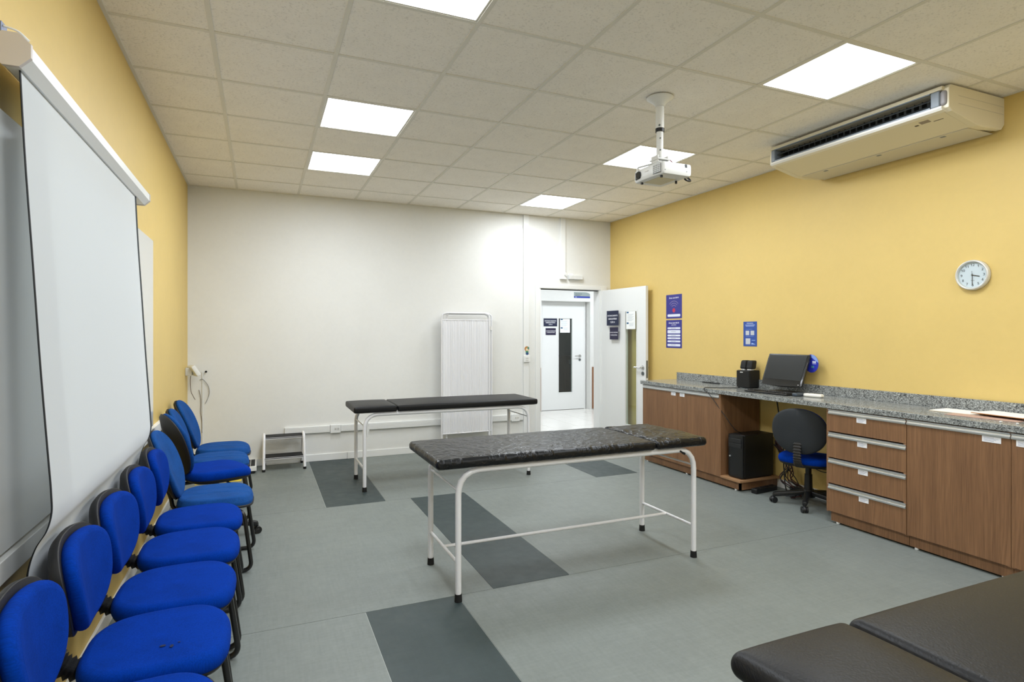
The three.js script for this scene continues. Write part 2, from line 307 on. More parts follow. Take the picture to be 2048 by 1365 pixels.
{
  // open door: hinge by the room corner, latch edge swung into the room
  const hx = 4.617, hz = -4.222, ex = 4.668, ez = -3.275, w = Math.hypot(ex - hx, ez - hz), a = Math.atan2(-(ez - hz), ex - hx);
  const d = struct('door_1', [hx, 0, hz], 'white door swung open, with a tall narrow glass pane'); d.rotation.y = a + 0;   // local x -> towards latch edge
  // local z = +1 now faces ... the wall; flip so that the room side carries the pane bead
  doorLeaf(d, w, DTOP - .004, .036, .53, .77, .26, 1.755, w - .055, -1);
  part(d, 'edge_plate', box(w - .0005, w + .002, .90, 1.12, -.03, -.006), M.aluDark);
  part(d, 'hinge', [rod([-.006, .25, -.036], [-.006, .35, -.036], .008), rod([-.006, 1.0, -.036], [-.006, 1.1, -.036], .008), rod([-.006, 1.75, -.036], [-.006, 1.85, -.036], .008)], M.chrome);
  // far door in the corridor
  const f = struct('door_2', [5.06, 0, -7.11], 'closed white door across the corridor with a dark pane');
  doorLeaf(f, .96, 2.06, .036, .395, .70, .33, 1.757, .86, -1);
  part(f, 'door_stop', [box(-.03, 0, 0, 2.07, -.05, .01), box(.96, .985, 0, 2.07, -.05, .01), box(0, .96, 2.062, 2.075, -.05, .01)], M.trim);
  // the room beyond the far door: its lamps are off
  const fr = struct('wall_far_room'); part(fr, 'plaster', [box(4.1, 4.2, 0, 2.8, -10.1, -7.15), box(7.2, 7.3, 0, 2.8, -10.1, -7.15), box(4.2, 7.2, 0, 2.8, -10.1, -10)], M.white);
  const ff = struct('floor_far_room'); part(ff, 'vinyl', box(4.1, 7.3, -.15, -.001, -10.1, -7.4), M.vinyl);
  const fc = struct('ceiling_far_room'); part(fc, 'plaster', box(4.1, 7.3, 2.7, 2.8, -10.1, -7.15), M.white);
  const sb = thing('sideboard', 'brown wooden sideboard seen through the far door pane', 'sideboard', [6.1, 0, -8.6]);
  part(sb, 'body', box(-.6, .6, .08, .98, -.22, .2, .004), M.wood); part(sb, 'plinth', box(-.58, .58, 0, .08, -.2, .17), M.wood);
  for (const x of [-.59, .005]) { const d = part(sb, 'door', box(x, x + .585, .1, .95, .2, .218, .002), M.wood); part(d, 'handle', box(x + .27, x + .31, .8, .9, .218, .235, .004), M.alu); }
}

// ---------------------------------------------------------------- printed flat pieces
function print(w, h, draw, px = 512) {
  const c = document.createElement('canvas'); c.width = px; c.height = Math.round(px * h / w); const k = c.getContext('2d'); draw(k, c.width, c.height);
  const t = new THREE.CanvasTexture(c); t.colorSpace = THREE.SRGBColorSpace; t.magFilter = THREE.LinearFilter; return t;
}
function rr(k, x, y, w, h, r) { k.beginPath(); k.moveTo(x + r, y); k.arcTo(x + w, y, x + w, y + h, r); k.arcTo(x + w, y + h, x, y + h, r); k.arcTo(x, y + h, x, y, r); k.arcTo(x, y, x + w, y, r); k.closePath(); k.fill(); }
const fit = (k, s, x, y, w, size, font = 'sans-serif', bold = 'bold ') => { k.font = `${bold}${size}px ${font}`; const m = k.measureText(s).width; if (m > w) k.font = `${bold}${size * w / m}px ${font}`; k.fillText(s, x, y); };
// a sheet whose face looks along local +z
function sheet(name, label, category, w, h, thick, draw, pos, turn, rough = .5, edge = M.plastic, group) {
  const t = thing(name, label, category, pos, turn, group);
  part(t, 'backing', box(-w / 2, w / 2, -h / 2, h / 2, 0, thick), edge);
  const f = new THREE.PlaneGeometry(w, h); f.translate(0, 0, thick + .0004);
  part(t, 'printed_face', f, std(0xffffff, rough, { map: print(w, h, draw) })); return t;
}
const WALLR = -Math.PI / 2;     // faces -x
const navy = '#1c2340';
function signA(k, W, H) { k.fillStyle = navy; k.fillRect(0, 0, W, H); k.fillStyle = '#f2f2f6'; k.textAlign = 'center'; fit(k, 'DISTANCIAMENTO', W / 2, H * .38, W * .86, H * .2); fit(k, 'OBRIGATÓRIO', W / 2, H * .6, W * .72, H * .2); fit(k, '1,50 m', W / 2, H * .82, W * .4, H * .18); }
function signB(k, W, H) { k.fillStyle = '#241f3d'; k.fillRect(0, 0, W, H); k.fillStyle = '#f2f2f6'; k.textAlign = 'center'; fit(k, 'O USO DE MÁSCARA', W / 2, H * .46, W * .94, H * .22); fit(k, 'É OBRIGATÓRIO', W / 2, H * .68, W * .8, H * .22); }
function notice(k, W, H) {
  k.fillStyle = '#f4f6f4'; k.fillRect(0, 0, W, H); k.fillStyle = '#2d5d84'; k.fillRect(W * .06, H * .02, W * .22, H * .08); k.fillRect(W * .06, H * .62, W * .22, H * .09);
  k.fillStyle = '#a9b4bb'; for (let i = 0; i < 9; i++) k.fillRect(W * .12, H * (.16 + i * .045), W * (.7 - .1 * (i % 3)), H * .012); for (let i = 0; i < 4; i++) k.fillRect(W * .34, H * (.66 + i * .05), W * (.5 - .1 * (i % 2)), H * .012);
}
{
  // signs on the open door (its room-side face) -- same local frame as the door
  const hx = 4.617, hz = -4.222, ex = 4.668, ez = -3.275, L = Math.hypot(ex - hx, ez - hz), ux = (ex - hx) / L, uz = (ez - hz) / L, nx = -uz, nz = ux;   // n points into the room (-x)
  const turn = Math.atan2(-nx * -1 * -1, nz) , at = (s, y, o = .002) => [hx + ux * s + (nx < 0 ? nx : -nx) * (o), y, hz + uz * s + (nx < 0 ? nz : -nz) * o];
  const faceTurn = Math.atan2(nx < 0 ? nx : -nx, nx < 0 ? nz : -nz);
  globalThis.__door = { at, faceTurn };
  sheet('door_sign', 'navy sign on the open door reading distancing obligatory', 'sign', .262, .20, .003, signA, at(.305, 1.668, .0375), faceTurn, .4, std(0x1c2340, .5));
  sheet('door_sign', 'small dark purple mask sign on the open door', 'sign', .185, .165, .003, signB, at(.335, 1.462, .0375), faceTurn, .4, std(0x241f3d, .5));
  sheet('door_sign', 'navy sign on the closed far door reading distancing obligatory', 'sign', .285, .15, .003, signA, [5.283, 1.675, -7.107], 0, .4, std(0x1c2340, .5));
  sheet('door_sign', 'small navy mask sign on the closed far door', 'sign', .215, .13, .003, signB, [5.29, 1.5, -7.107], 0, .4, std(0x1c2340, .5));
  sheet('notice_sheet', 'white printed notice behind the pane of the far door', 'notice', .215, .27, .001, notice, [5.605, 1.615, -7.125], 0, .8, M.paper);
  sheet('notice_sheet', 'white printed notices in the pane of the open door', 'notice', .19, .23, .001, notice, at(.675, 1.632, .0215), faceTurn, .8, M.paper);
  // room sign above the far door
  const rs = thing('room_sign', 'grey and blue room sign with a curved top above the far door', 'sign', [5.88, 2.195, -6.95]);
  const sh = new THREE.Shape(); sh.moveTo(-.175, -.02); sh.lineTo(.175, -.02); sh.lineTo(.175, .02); sh.quadraticCurveTo(.15, .055, .06, .058); sh.lineTo(-.175, .058); sh.closePath();
  const sg = new THREE.ExtrudeGeometry(sh, { depth: .005, bevelEnabled: false }); part(rs, 'grey_plate', sg, std(0x93a09f, .5));
  part(rs, 'blue_strip', box(-.175, .175, -.052, -.02, 0, .005), std(0x2c3f9e, .5));
  const tx = new THREE.PlaneGeometry(.24, .105); tx.translate(-.045, 0, .0056);
  part(rs, 'lettering', tx, std(0xffffff, .5, { map: print(.24, .105, (k, W, H) => { k.fillStyle = '#93a09f'; k.fillRect(0, 0, W, H * .69); k.fillStyle = '#2c3f9e'; k.fillRect(0, H * .69, W, H); k.fillStyle = '#2a3533'; fit(k, 'Laboratório de', W * .05, H * .34, W * .8, H * .2); fit(k, 'Habilidades', W * .05, H * .6, W * .8, H * .2); k.fillStyle = '#e6eaf6'; fit(k, '106', W * .05, H * .92, W * .3, H * .2); }) }));
  // posters on the yellow wall
  const wf = (sub) => (k, W, H) => {
    k.fillStyle = '#34348a'; k.fillRect(0, 0, W, H); k.fillStyle = '#f1f1f8'; k.textAlign = 'center'; fit(k, 'Área com Wi-Fi', W / 2, H * (sub ? .13 : .17), W * .66, H * .085);
    if (!sub) {
      k.strokeStyle = '#b9a9c0'; k.lineWidth = W * .012; for (const r of [.17, .26, .35]) { k.beginPath(); k.arc(W / 2, H * .62, W * r * 1.0, Math.PI * 1.22, Math.PI * 1.78); k.stroke(); }
      k.fillStyle = '#c2304c'; k.beginPath(); k.arc(W * .5, H * .66, W * .09, 0, 7); k.fill(); k.fillStyle = '#e6e9f6'; rr(k, W * .09, H * .82, W * .82, H * .105, H * .05);
    } else {
      fit(k, 'para todos', W / 2, H * .19, W * .3, H * .05); k.fillStyle = '#e6e9f6'; const b = [[.26, .065], [.36, .12], [.52, .065], [.62, .065], [.73, .065], [.855, .085]];
      for (const [y, h] of b) { k.fillStyle = '#e6e9f6'; rr(k, W * .09, H * y, W * .82, H * h, H * .028); k.fillStyle = '#8d93ab'; k.fillRect(W * .32, H * (y + h * .4), W * .3, H * .012); }
    }
  };
  sheet('wall_poster', 'blue poster with a wireless arcs symbol on the yellow wall', 'poster', .287, .286, .002, wf(0), [XR, 1.782, -2.853], WALLR, .45, M.bluePlastic);
  sheet('wall_poster', 'blue poster with a list of white boxes, under the wireless poster', 'poster', .287, .334, .002, wf(1), [XR, 1.4535, -2.853], WALLR, .45, M.bluePlastic);
  sheet('wall_poster', 'blue instruction poster above the black speakers', 'poster', .176, .249, .002, (k, W, H) => {
    k.fillStyle = '#2f4f9c'; k.fillRect(0, 0, W, H); k.fillStyle = '#d6def0'; k.textAlign = 'center'; fit(k, 'PREZADO(A),', W / 2, H * .09, W * .5, H * .06); k.fillStyle = '#a6b8e0'; k.fillRect(W * .14, H * .125, W * .72, H * .025); k.fillRect(W * .18, H * .17, W * .62, H * .025);
    k.fillStyle = '#7d95cf'; k.fillRect(W * .17, H * .31, W * .5, H * .012); k.fillRect(W * .17, H * .59, W * .6, H * .012); k.fillStyle = '#c3c6c9'; k.fillRect(W * .17, H * .37, W * .27, H * .18); k.fillRect(W * .54, H * .37, W * .27, H * .18); k.fillRect(W * .17, H * .68, W * .35, H * .24); k.fillStyle = '#a9c4ee'; k.fillRect(W * .62, H * .75, W * .26, H * .018); k.beginPath(); k.moveTo(W * .58, H * .92); k.lineTo(W * .63, H * .86); k.lineTo(W * .92, H * .92); k.fill();
  }, [XR, 1.454, -1.671], WALLR, .45, M.bluePlastic);
}
// ---------------------------------------------------------------- wall clock
{
  const t = thing('wall_clock', 'round white wall clock with silver rim on the yellow wall', 'clock', [XR, 1.86, .34], WALLR);
  const R = .105, rim = new THREE.LatheGeometry([[R * .8, 0], [R, 0], [R, .012], [R * .985, .028], [R * .93, .036], [R * .86, .032], [R * .835, .018]].map(p => new THREE.Vector2(...p)), 64); rim.rotateX(Math.PI / 2);
  part(t, 'rim', rim, std(0xd9d8d2, .3, { metalness: .25 }));
  const dial = new THREE.CircleGeometry(R * .86, 64); dial.translate(0, 0, .016);
  part(t, 'dial', dial, std(0xffffff, .5, { map: print(1, 1, (k, W, H) => { k.fillStyle = '#dfe3ee'; k.fillRect(0, 0, W, H); k.fillStyle = '#3a3f4d'; k.textAlign = 'center'; k.textBaseline = 'middle'; k.font = `bold ${W * .13}px sans-serif`; for (let i = 1; i <= 12; i++) { const a = i / 12 * Math.PI * 2; k.fillText(String(i), W / 2 + Math.sin(a) * W * .385, H / 2 - Math.cos(a) * H * .385); } for (let i = 0; i < 60; i++) { const a = i / 60 * Math.PI * 2; k.fillRect(W / 2 + Math.sin(a) * W * .475 - 2, H / 2 - Math.cos(a) * H * .475 - 2, 4, 4); } k.fillRect(W * .44, H * .7, W * .12, H * .012); }) }));
  const hand = (a, l, w, back, z) => { const g = box(-w / 2, w / 2, -back, l, z, z + .0015); g.rotateZ(-a); return g; };
  part(t, 'hour_hand', hand(Math.PI * 2 * 3.5 / 12, .045, .005, .008, .018), M.dark); part(t, 'minute_hand', hand(Math.PI, .068, .0035, .01, .020), M.dark); part(t, 'second_hand', hand(Math.PI * .985, .03, .0012, .028, .022), M.dark);
  part(t, 'arbor', rod([0, 0, .016], [0, 0, .025], .003), M.dark);
  const gl = new THREE.CircleGeometry(R * .86, 48); gl.translate(0, 0, .0285); part(t, 'cover_glass', gl, M.glass);
}

// ---------------------------------------------------------------- fixed cabinets, worktop
const CF = 4.255, CT = .88, CB = .088;     // front plane, top and bottom of the cabinet bodies
function alu(z0, z1, y) {     // aluminium grip profile running along z on the front plane
  const g = extrude([[0, -.018], [.007, -.018], [.0085, -.013], [.0085, -.006], [.0035, -.003], [.002, .004], [.0045, .010], [.0095, .0135], [.0095, .0165], [-.012, .0165], [-.012, -.018]], z1 - z0);
  g.scale(-1, 1, 1); g.translate(CF, y, z0); const i = g.index; return flip(g);
}
function flip(g) { const G = g.index ? g.toNonIndexed() : g; for (const a of Object.values(G.attributes)) { const s = a.itemSize, r = a.array; for (let i = 0; i < a.count; i += 3) for (let k = 0; k < s; k++) { const t = r[(i + 1) * s + k]; r[(i + 1) * s + k] = r[(i + 2) * s + k]; r[(i + 2) * s + k] = t; } } G.computeVertexNormals(); return G; }
function labelTape(parent, z, y, w, h) {
  const g = new THREE.PlaneGeometry(w, h); g.rotateY(-Math.PI / 2); g.translate(CF - .0022, y, z);
  part(parent, 'label_tape', g, std(0xffffff, .5, { side: THREE.DoubleSide, map: labelTex }), 'white printed label');
}
const labelTex = print(.1, .035, (k, W, H) => { k.fillStyle = '#eeeef0'; k.fillRect(0, 0, W, H); k.fillStyle = '#8a8fa6'; for (let i = 0; i < 4; i++) k.fillRect(W * .08, H * (.18 + i * .19), W * (.55 + .12 * ((i * 2) % 3)), H * .06); }, 256);
function cabinetDoor(c, z0, z1, lz, lw = .075) {
  const d = part(c, 'door', box(CF, CF + .018, CB + .004, CT - .041, z0 + .0015, z1 - .0015, .001), M.wood);
  part(d, 'handle', alu(z0 + .0015, z1 - .0015, CT - .0225), M.alu, 'aluminium grip strip'); if (lz !== undefined) labelTape(d, lz, CT - .06, lw, .036); return d;
}
function feet(c, zs) { for (const z of zs) part(c, 'foot', cyl(4.298, 0, .02, z, .013, .013, 14), M.plastic); }
const shellOf = (z0, z1) => [box(CF + .02, XR - .02, CB, CB + .018, z0 + .018, z1 - .018), box(CF + .001, XR - .02, CB, CT, z0, z0 + .018), box(CF + .001, XR - .02, CB, CT, z1 - .018, z1), box(XR - .03, XR - .02, CB, CT, z0 + .018, z1 - .018), box(CF + .02, XR - .02, CT - .018, CT, z0 + .018, z1 - .018)];
{
  const c = thing('base_cabinet', 'brown wooden two-door cabinet holding the computer tower on its extended plinth', 'cabinet', [0, 0, 0]);
  part(c, 'carcass', shellOf(-2.768, -1.535), M.wood);
  cabinetDoor(c, -2.762, -2.157, -2.225); cabinetDoor(c, -2.157, -1.552, -2.085);
  part(c, 'plinth', [box(4.285, 4.303, .014, CB, -2.768, -1.318), box(4.285, XR - .02, .014, CB, -1.336, -1.318)], M.wood);
  part(c, 'platform', box(CF - .002, XR - .02, CB, .108, -1.535, -1.288, .002), M.woodEdge, 'low platform under the computer tower');
  feet(c, [-2.73, -2.06, -1.38]);
  const d = thing('drawer_cabinet', 'brown wooden cabinet with four drawers beside the knee space', 'cabinet', [0, 0, 0]);
  part(d, 'carcass', shellOf(-.402, .206), M.wood);
  const ys = [CT, .705, .505, .307, CB + .002];
  for (let i = 0; i < 4; i++) {
    const top = ys[i], bot = ys[i + 1];
    const w = part(d, 'drawer', box(CF, CF + .018, bot + .003, top - .041, -.384, .204, .001), M.wood);
    part(w, 'handle', alu(-.384, .204, top - .0225), M.alu, 'aluminium grip strip'); labelTape(w, -.115 + i * .006, top - .06, .075, .036);
  }
  part(d, 'plinth', box(4.285, 4.303, .014, CB, -.385, .206), M.wood); feet(d, [-.335]);
  let z = .21; const info = [['brown wooden one-door cabinet adjoining the drawers', .71, .1], ['brown wooden one-door cabinet second along from the drawers', .885, .1], ['brown wooden one-door cabinet third along from the drawers', undefined, 0], ['brown wooden one-door cabinet at the rear end of the worktop', undefined, 0]];
  for (const [lab, lz, lw] of info) {
    const k = thing('base_cabinet', lab, 'cabinet', [0, 0, 0]); part(k, 'carcass', shellOf(z, z + .598), M.wood); cabinetDoor(k, z, z + .598, lz, lw);
    part(k, 'plinth', box(4.285, 4.303, .014, CB, z, z + .598), M.wood); feet(k, [z + .04, z + .545]); z += .6;
  }
  const w = thing('worktop', 'long speckled grey granite worktop along the yellow wall', 'worktop', [0, 0, 0]);
  part(w, 'slab', box(4.243, XR - .001, .88, .92, -2.80, z + .02, .003), M.granite);
  part(w, 'upstand', box(XR - .021, XR - .001, .92, 1.003, -2.779, z + .02, .002), M.granite, 'granite splashback strip');
}

// ---------------------------------------------------------------- things on and under the worktop
{
  const Y = .9205;
  // monitor
  const mcx = 4.60, mcz = -1.125, mt = -Math.PI / 2 + .0;
  const m = thing('computer_monitor', 'black flat computer monitor tilted back on the granite worktop', 'monitor', [mcx, Y, mcz], mt);
  const tilt = -.36;
  const lean = (g) => { g.translate(0, .055, .055); g.rotateX(tilt); g.translate(0, 0, 0); return g; };
  part(m, 'housing', lean(padBox(.45, .30, .03, .012, 24, 6, 4, q => { q.y += .15; q.z -= .016; if (q.y < .06) q.y -= .012 * (1 - (q.x / .225) ** 2); })), phy(0x0c0c0d, .22, { clearcoat: .5 }));
  part(m, 'screen_face', lean(uvMetres(box(-.205, .205, .052, .285, -.0015, .0006))), M.screenDark);
  part(m, 'rear_cover', lean(padBox(.32, .2, .05, .02, 8, 4, 4, q => { q.y += .15; q.z -= .05; })), M.blackPlastic);
  part(m, 'power_button', lean(rod([.19, .012, -.004], [.19, .012, .001], .004)), M.alu);
  part(m, 'stand', [lean(box(-.035, .035, .02, .14, -.07, -.045)), padBox(.24, .014, .18, .006, 12, 2, 10, q => { q.y += .0075; const s = 1; })], M.blackPlastic);
  // speakers
  const s = thing('subwoofer', 'black box subwoofer standing left of the monitor', 'speaker', [4.665, Y, -1.605], -Math.PI / 2 + .12);
  part(s, 'cabinet', box(-.075, .075, .004, .175, -.085, .065, .008), M.blackMatte); part(s, 'front_panel', box(-.073, .073, .008, .172, .065, .075, .004), M.blackPlastic); part(s, 'badge', box(-.03, .002, .152, .16, .075, .0757), M.plasticGrey); part(s, 'foot', [cyl(-.06, 0, .005, -.06, .008), cyl(.06, 0, .005, -.06, .008), cyl(-.06, 0, .005, .055, .008), cyl(.06, 0, .005, .055, .008)], M.rubber);
  for (const [dx, lab] of [[-.035, 'small black satellite speaker on the subwoofer, away from the monitor'], [.037, 'small black satellite speaker on the subwoofer, beside the monitor']]) {
    const a = -Math.PI / 2 + .12, p = thing('satellite_speaker', lab, 'speaker', [4.665 + Math.cos(a) * dx, Y + .1755, -1.605 - Math.sin(a) * dx], a, undefined);
    part(p, 'cabinet', padBox(.068, .085, .08, .016, 8, 8, 8, q => { q.y += .0535; const k = (q.y - .011) / .085; q.z -= .02 * k; q.x *= 1 - .12 * k; }), M.blackMatte);
    part(p, 'foot', box(-.022, .022, 0, .012, -.02, .03, .003), M.plasticGrey);
  }
  // keyboard
  const k = thing('keyboard', 'black computer keyboard in front of the monitor', 'keyboard', [4.435, Y, -1.11], -Math.PI / 2 + .05);
  part(k, 'tray', box(-.225, .225, 0, .016, -.075, .075, .006), M.blackPlastic);
  const kg = box(-.0078, .0078, .016, .022, -.0078, .0078, .002); const km = std(0x17181a, .5);
  for (let r = 0; r < 5; r++) for (let i = 0; i < 21; i++) { if (i === 15 || (r === 4 && i > 3 && i < 10)) continue; const q = part(k, 'key', kg, km); q.position.set(-.205 + i * .0203, 0, -.045 + r * .0215); }
  const mo = thing('computer_mouse', 'small grey computer mouse beside the keyboard', 'mouse', [4.455, Y, -.835], -Math.PI / 2); part(mo, 'shell', padBox(.055, .03, .095, .014, 10, 6, 12, q => { q.y += .015; q.y *= 1 - 1.2 * Math.abs(q.z) * Math.abs(q.z) * 60 * .1; }), std(0x3c4650, .3)); part(mo, 'wheel', rod([-.004, .029, .025], [.004, .029, .025], .006, 14), M.blackPlastic);
  const wr = thing('white_handset', 'white rounded plastic device lying beside the mouse', 'device', [4.52, Y, -.735], .2); part(wr, 'body', padBox(.06, .028, .155, .012, 10, 6, 16, q => { q.y += .014; q.x *= 1 - 1.6 * Math.abs(q.z) * .8; }), std(0xefece2, .35)); part(wr, 'button', box(-.012, .012, .0272, .0295, -.03, .0, .002), M.plasticGrey);
  const rc = thing('round_card', 'round blue printed card behind the corner of the monitor', 'card', [4.70, Y + .272, -.905], -Math.PI / 2 - .12); const cd = new THREE.CylinderGeometry(.08, .08, .002, 48); cd.rotateX(Math.PI / 2); part(rc, 'card', cd, M.bluePlastic);
  const cf = new THREE.CircleGeometry(.0795, 48); cf.translate(0, 0, .0013); part(rc, 'printed_face', cf, std(0xffffff, .5, { map: print(1, 1, (c, W, H) => { c.fillStyle = '#2b35b4'; c.fillRect(0, 0, W, H); c.fillStyle = '#8aa6ea'; c.beginPath(); c.moveTo(W * .5, 0); c.lineTo(W, 0); c.lineTo(W, H * .45); c.lineTo(W * .5, H * .16); c.fill(); c.fillStyle = '#f0f2fb'; rr(c, W * .58, H * .36, W * .11, H * .1, 12); rr(c, W * .71, H * .36, W * .11, H * .1, 12); c.fillRect(W * .56, H * .5, W * .28, H * .02); c.fillStyle = '#4f8fa0'; c.fillRect(W * .5, H * .62, W * .2, H * .12); }) }));
  // pens and strap at the far end
  for (const [x, z, a, lab] of [[4.70, -2.22, 1.48, 'black pen lying on the worktop by the splashback, end piece'], [4.705, -2.10, 1.6, 'black marker lying on the worktop by the splashback, near the speakers']]) { const p = thing('pen', lab, 'pen', [x, Y + .006, z], a); part(p, 'barrel', rod([-.06, 0, 0], [.04, 0, 0], .006), M.blackPlastic); part(p, 'cap', rod([.04, 0, 0], [.075, 0, 0], .0068), std(0x26282a, .4)); }
  // clipboards and papers
  const clip = (x, z, a, w, h, lab, y, col) => { const p = thing('clipboard', lab, 'clipboard', [x, y, z], a); part(p, 'board', box(-w / 2, w / 2, 0, .004, -h / 2, h / 2, .001), col); part(p, 'paper', box(-w / 2 + .006, w / 2 - .006, .0042, .0065, -h / 2 + .004, h / 2 - .02), M.paper); part(p, 'clip', [box(-.04, .04, .0066, .012, h / 2 - .035, h / 2 - .006, .002), rod([-.03, .014, h / 2 - .012], [.03, .014, h / 2 - .012], .006)], std(0x5d6b5e, .35, { metalness: .5 })); return p; };
  clip(4.615, .36, .06, .22, .32, 'clipboard with white paper lying nearest the drawers end', Y, std(0xcdbfa8, .6));
  clip(4.60, .63, -.1, .22, .32, 'brown clipboard with white paper overlapping toward the cabinet end', Y + .016, M.cardboard);
  const bind = thing('folder', 'flat pinkish folder lying under the clipboards', 'folder', [4.50, Y, .56], .05); part(bind, 'cover', box(-.1, .1, 0, .003, -.2, .2, .001), std(0xb99a8c, .7));
  for (const [x, z] of [[4.33, .72], [4.34, .80]]) { const p = thing('small_clip', z < .75 ? 'tiny white clip on the worktop edge, drawers side' : 'tiny white clip on the worktop edge, beyond the first one', 'clip', [x, Y, z]); part(p, 'piece', padBox(.018, .008, .012, .003, 3, 2, 3, q => { q.y += .004; }), M.plastic); }
  // computer tower
  const c = thing('computer_tower', 'black computer tower standing under the worktop', 'computer', [4.50, .1085, -1.405], -Math.PI / 2 + .04);
  part(c, 'case', box(-.088, .088, .01, .405, -.2, .17, .004), M.blackPlastic); part(c, 'front_bezel', padBox(.178, .4, .03, .012, 8, 12, 4, q => { q.y += .205; q.z += .184 + .006 * Math.cos(q.x * 17); }), std(0x141516, .35)); part(c, 'drive_bay', [box(-.075, .075, .33, .368, .195, .207, .002), box(-.075, .075, .285, .323, .195, .207, .002)], std(0x1d1e20, .4)); part(c, 'power_button', rod([-.055, .2, .19], [-.055, .2, .21], .008), M.alu); part(c, 'foot', [box(-.08, -.06, 0, .012, -.18, .15), box(.06, .08, 0, .012, -.18, .15)], M.rubber);
  // cables hanging in the knee space
  const wire = (name, lab, pts, r, mat, g) => { const t = thing(name, lab, 'cable', [0, 0, 0], 0, g); part(t, 'sheath', tube(pts, r, 60, 7), mat); };
  const red = std(0x3a120e, .5);
  wire('cable', 'thin black cable running over the worktop edge to the computer tower', [[4.56, Y + .004, -1.60], [4.40, Y + .004, -1.68], [4.30, Y + .004, -1.74], [4.247, Y + .003, -1.745], [4.236, Y - .02, -1.735], [4.237, .86, -1.66], [4.27, .70, -1.52], [4.34, .56, -1.45], [4.40, .52, -1.43]], .0035, M.blackPlastic);
  wire('cable', 'black cable dropping from under the worktop to the floor', [[4.70, .878, -1.30], [4.69, .82, -1.27], [4.70, .6, -1.24], [4.69, .45, -1.2], [4.70, .2, -1.2], [4.62, .03, -1.1], [4.55, .01, -.95]], .006, M.blackPlastic);
  { const tg = thing('cable_tangle', 'tangle of dark cables behind the desk chair', 'cables'); tg.userData.kind = 'stuff'; const gs = [[], []];
    for (let i = 0; i < 10; i++) { const a = rnd(), b = rnd(), d = rnd(), e = rnd(); gs[i % 2].push(tube([[4.68 - .06 * a, .46 - .04 * b, -1.25], [4.67, .33 + .05 * d, -1.17 - .05 * e], [4.62 + .08 * a, .2 + .06 * b, -1.12 + .05 * d], [4.55 + .12 * e, .12 + .04 * a, -1.02 - .12 * b], [4.58 + .1 * d, .05, -.98 + .1 * a], [4.62 - .12 * b, .012, -.92 - .15 * e]], .0045, 60, 6)); }
    part(tg, 'black_cables', gs[0], M.blackPlastic); part(tg, 'brown_cables', gs[1], red); }
  ['black cable strung across the knee space, upper one', 'dark red cable strung across the knee space', 'black cable strung across the knee space, lower one'].forEach((lab, i) => wire('cable', lab, [[4.70, .36 - .03 * i, -1.22], [4.72, .27 + .02 * i, -1.0], [4.735, .30 - .025 * i, -.8], [4.74, .31 + .02 * i, -.43]], .0035, i === 1 ? red : M.blackPlastic));
  const ps = thing('power_strip', 'black power strip on the floor beside the cabinet plinth', 'power strip', [4.50, .0, -1.24], .12); part(ps, 'body', box(-.15, .15, .0, .045, -.03, .03, .008), M.blackPlastic); for (let i = 0; i < 4; i++) part(ps, 'socket', cyl(-.1 + i * .065, .0445, .047, 0, .02, .02, 20), M.dark);
}

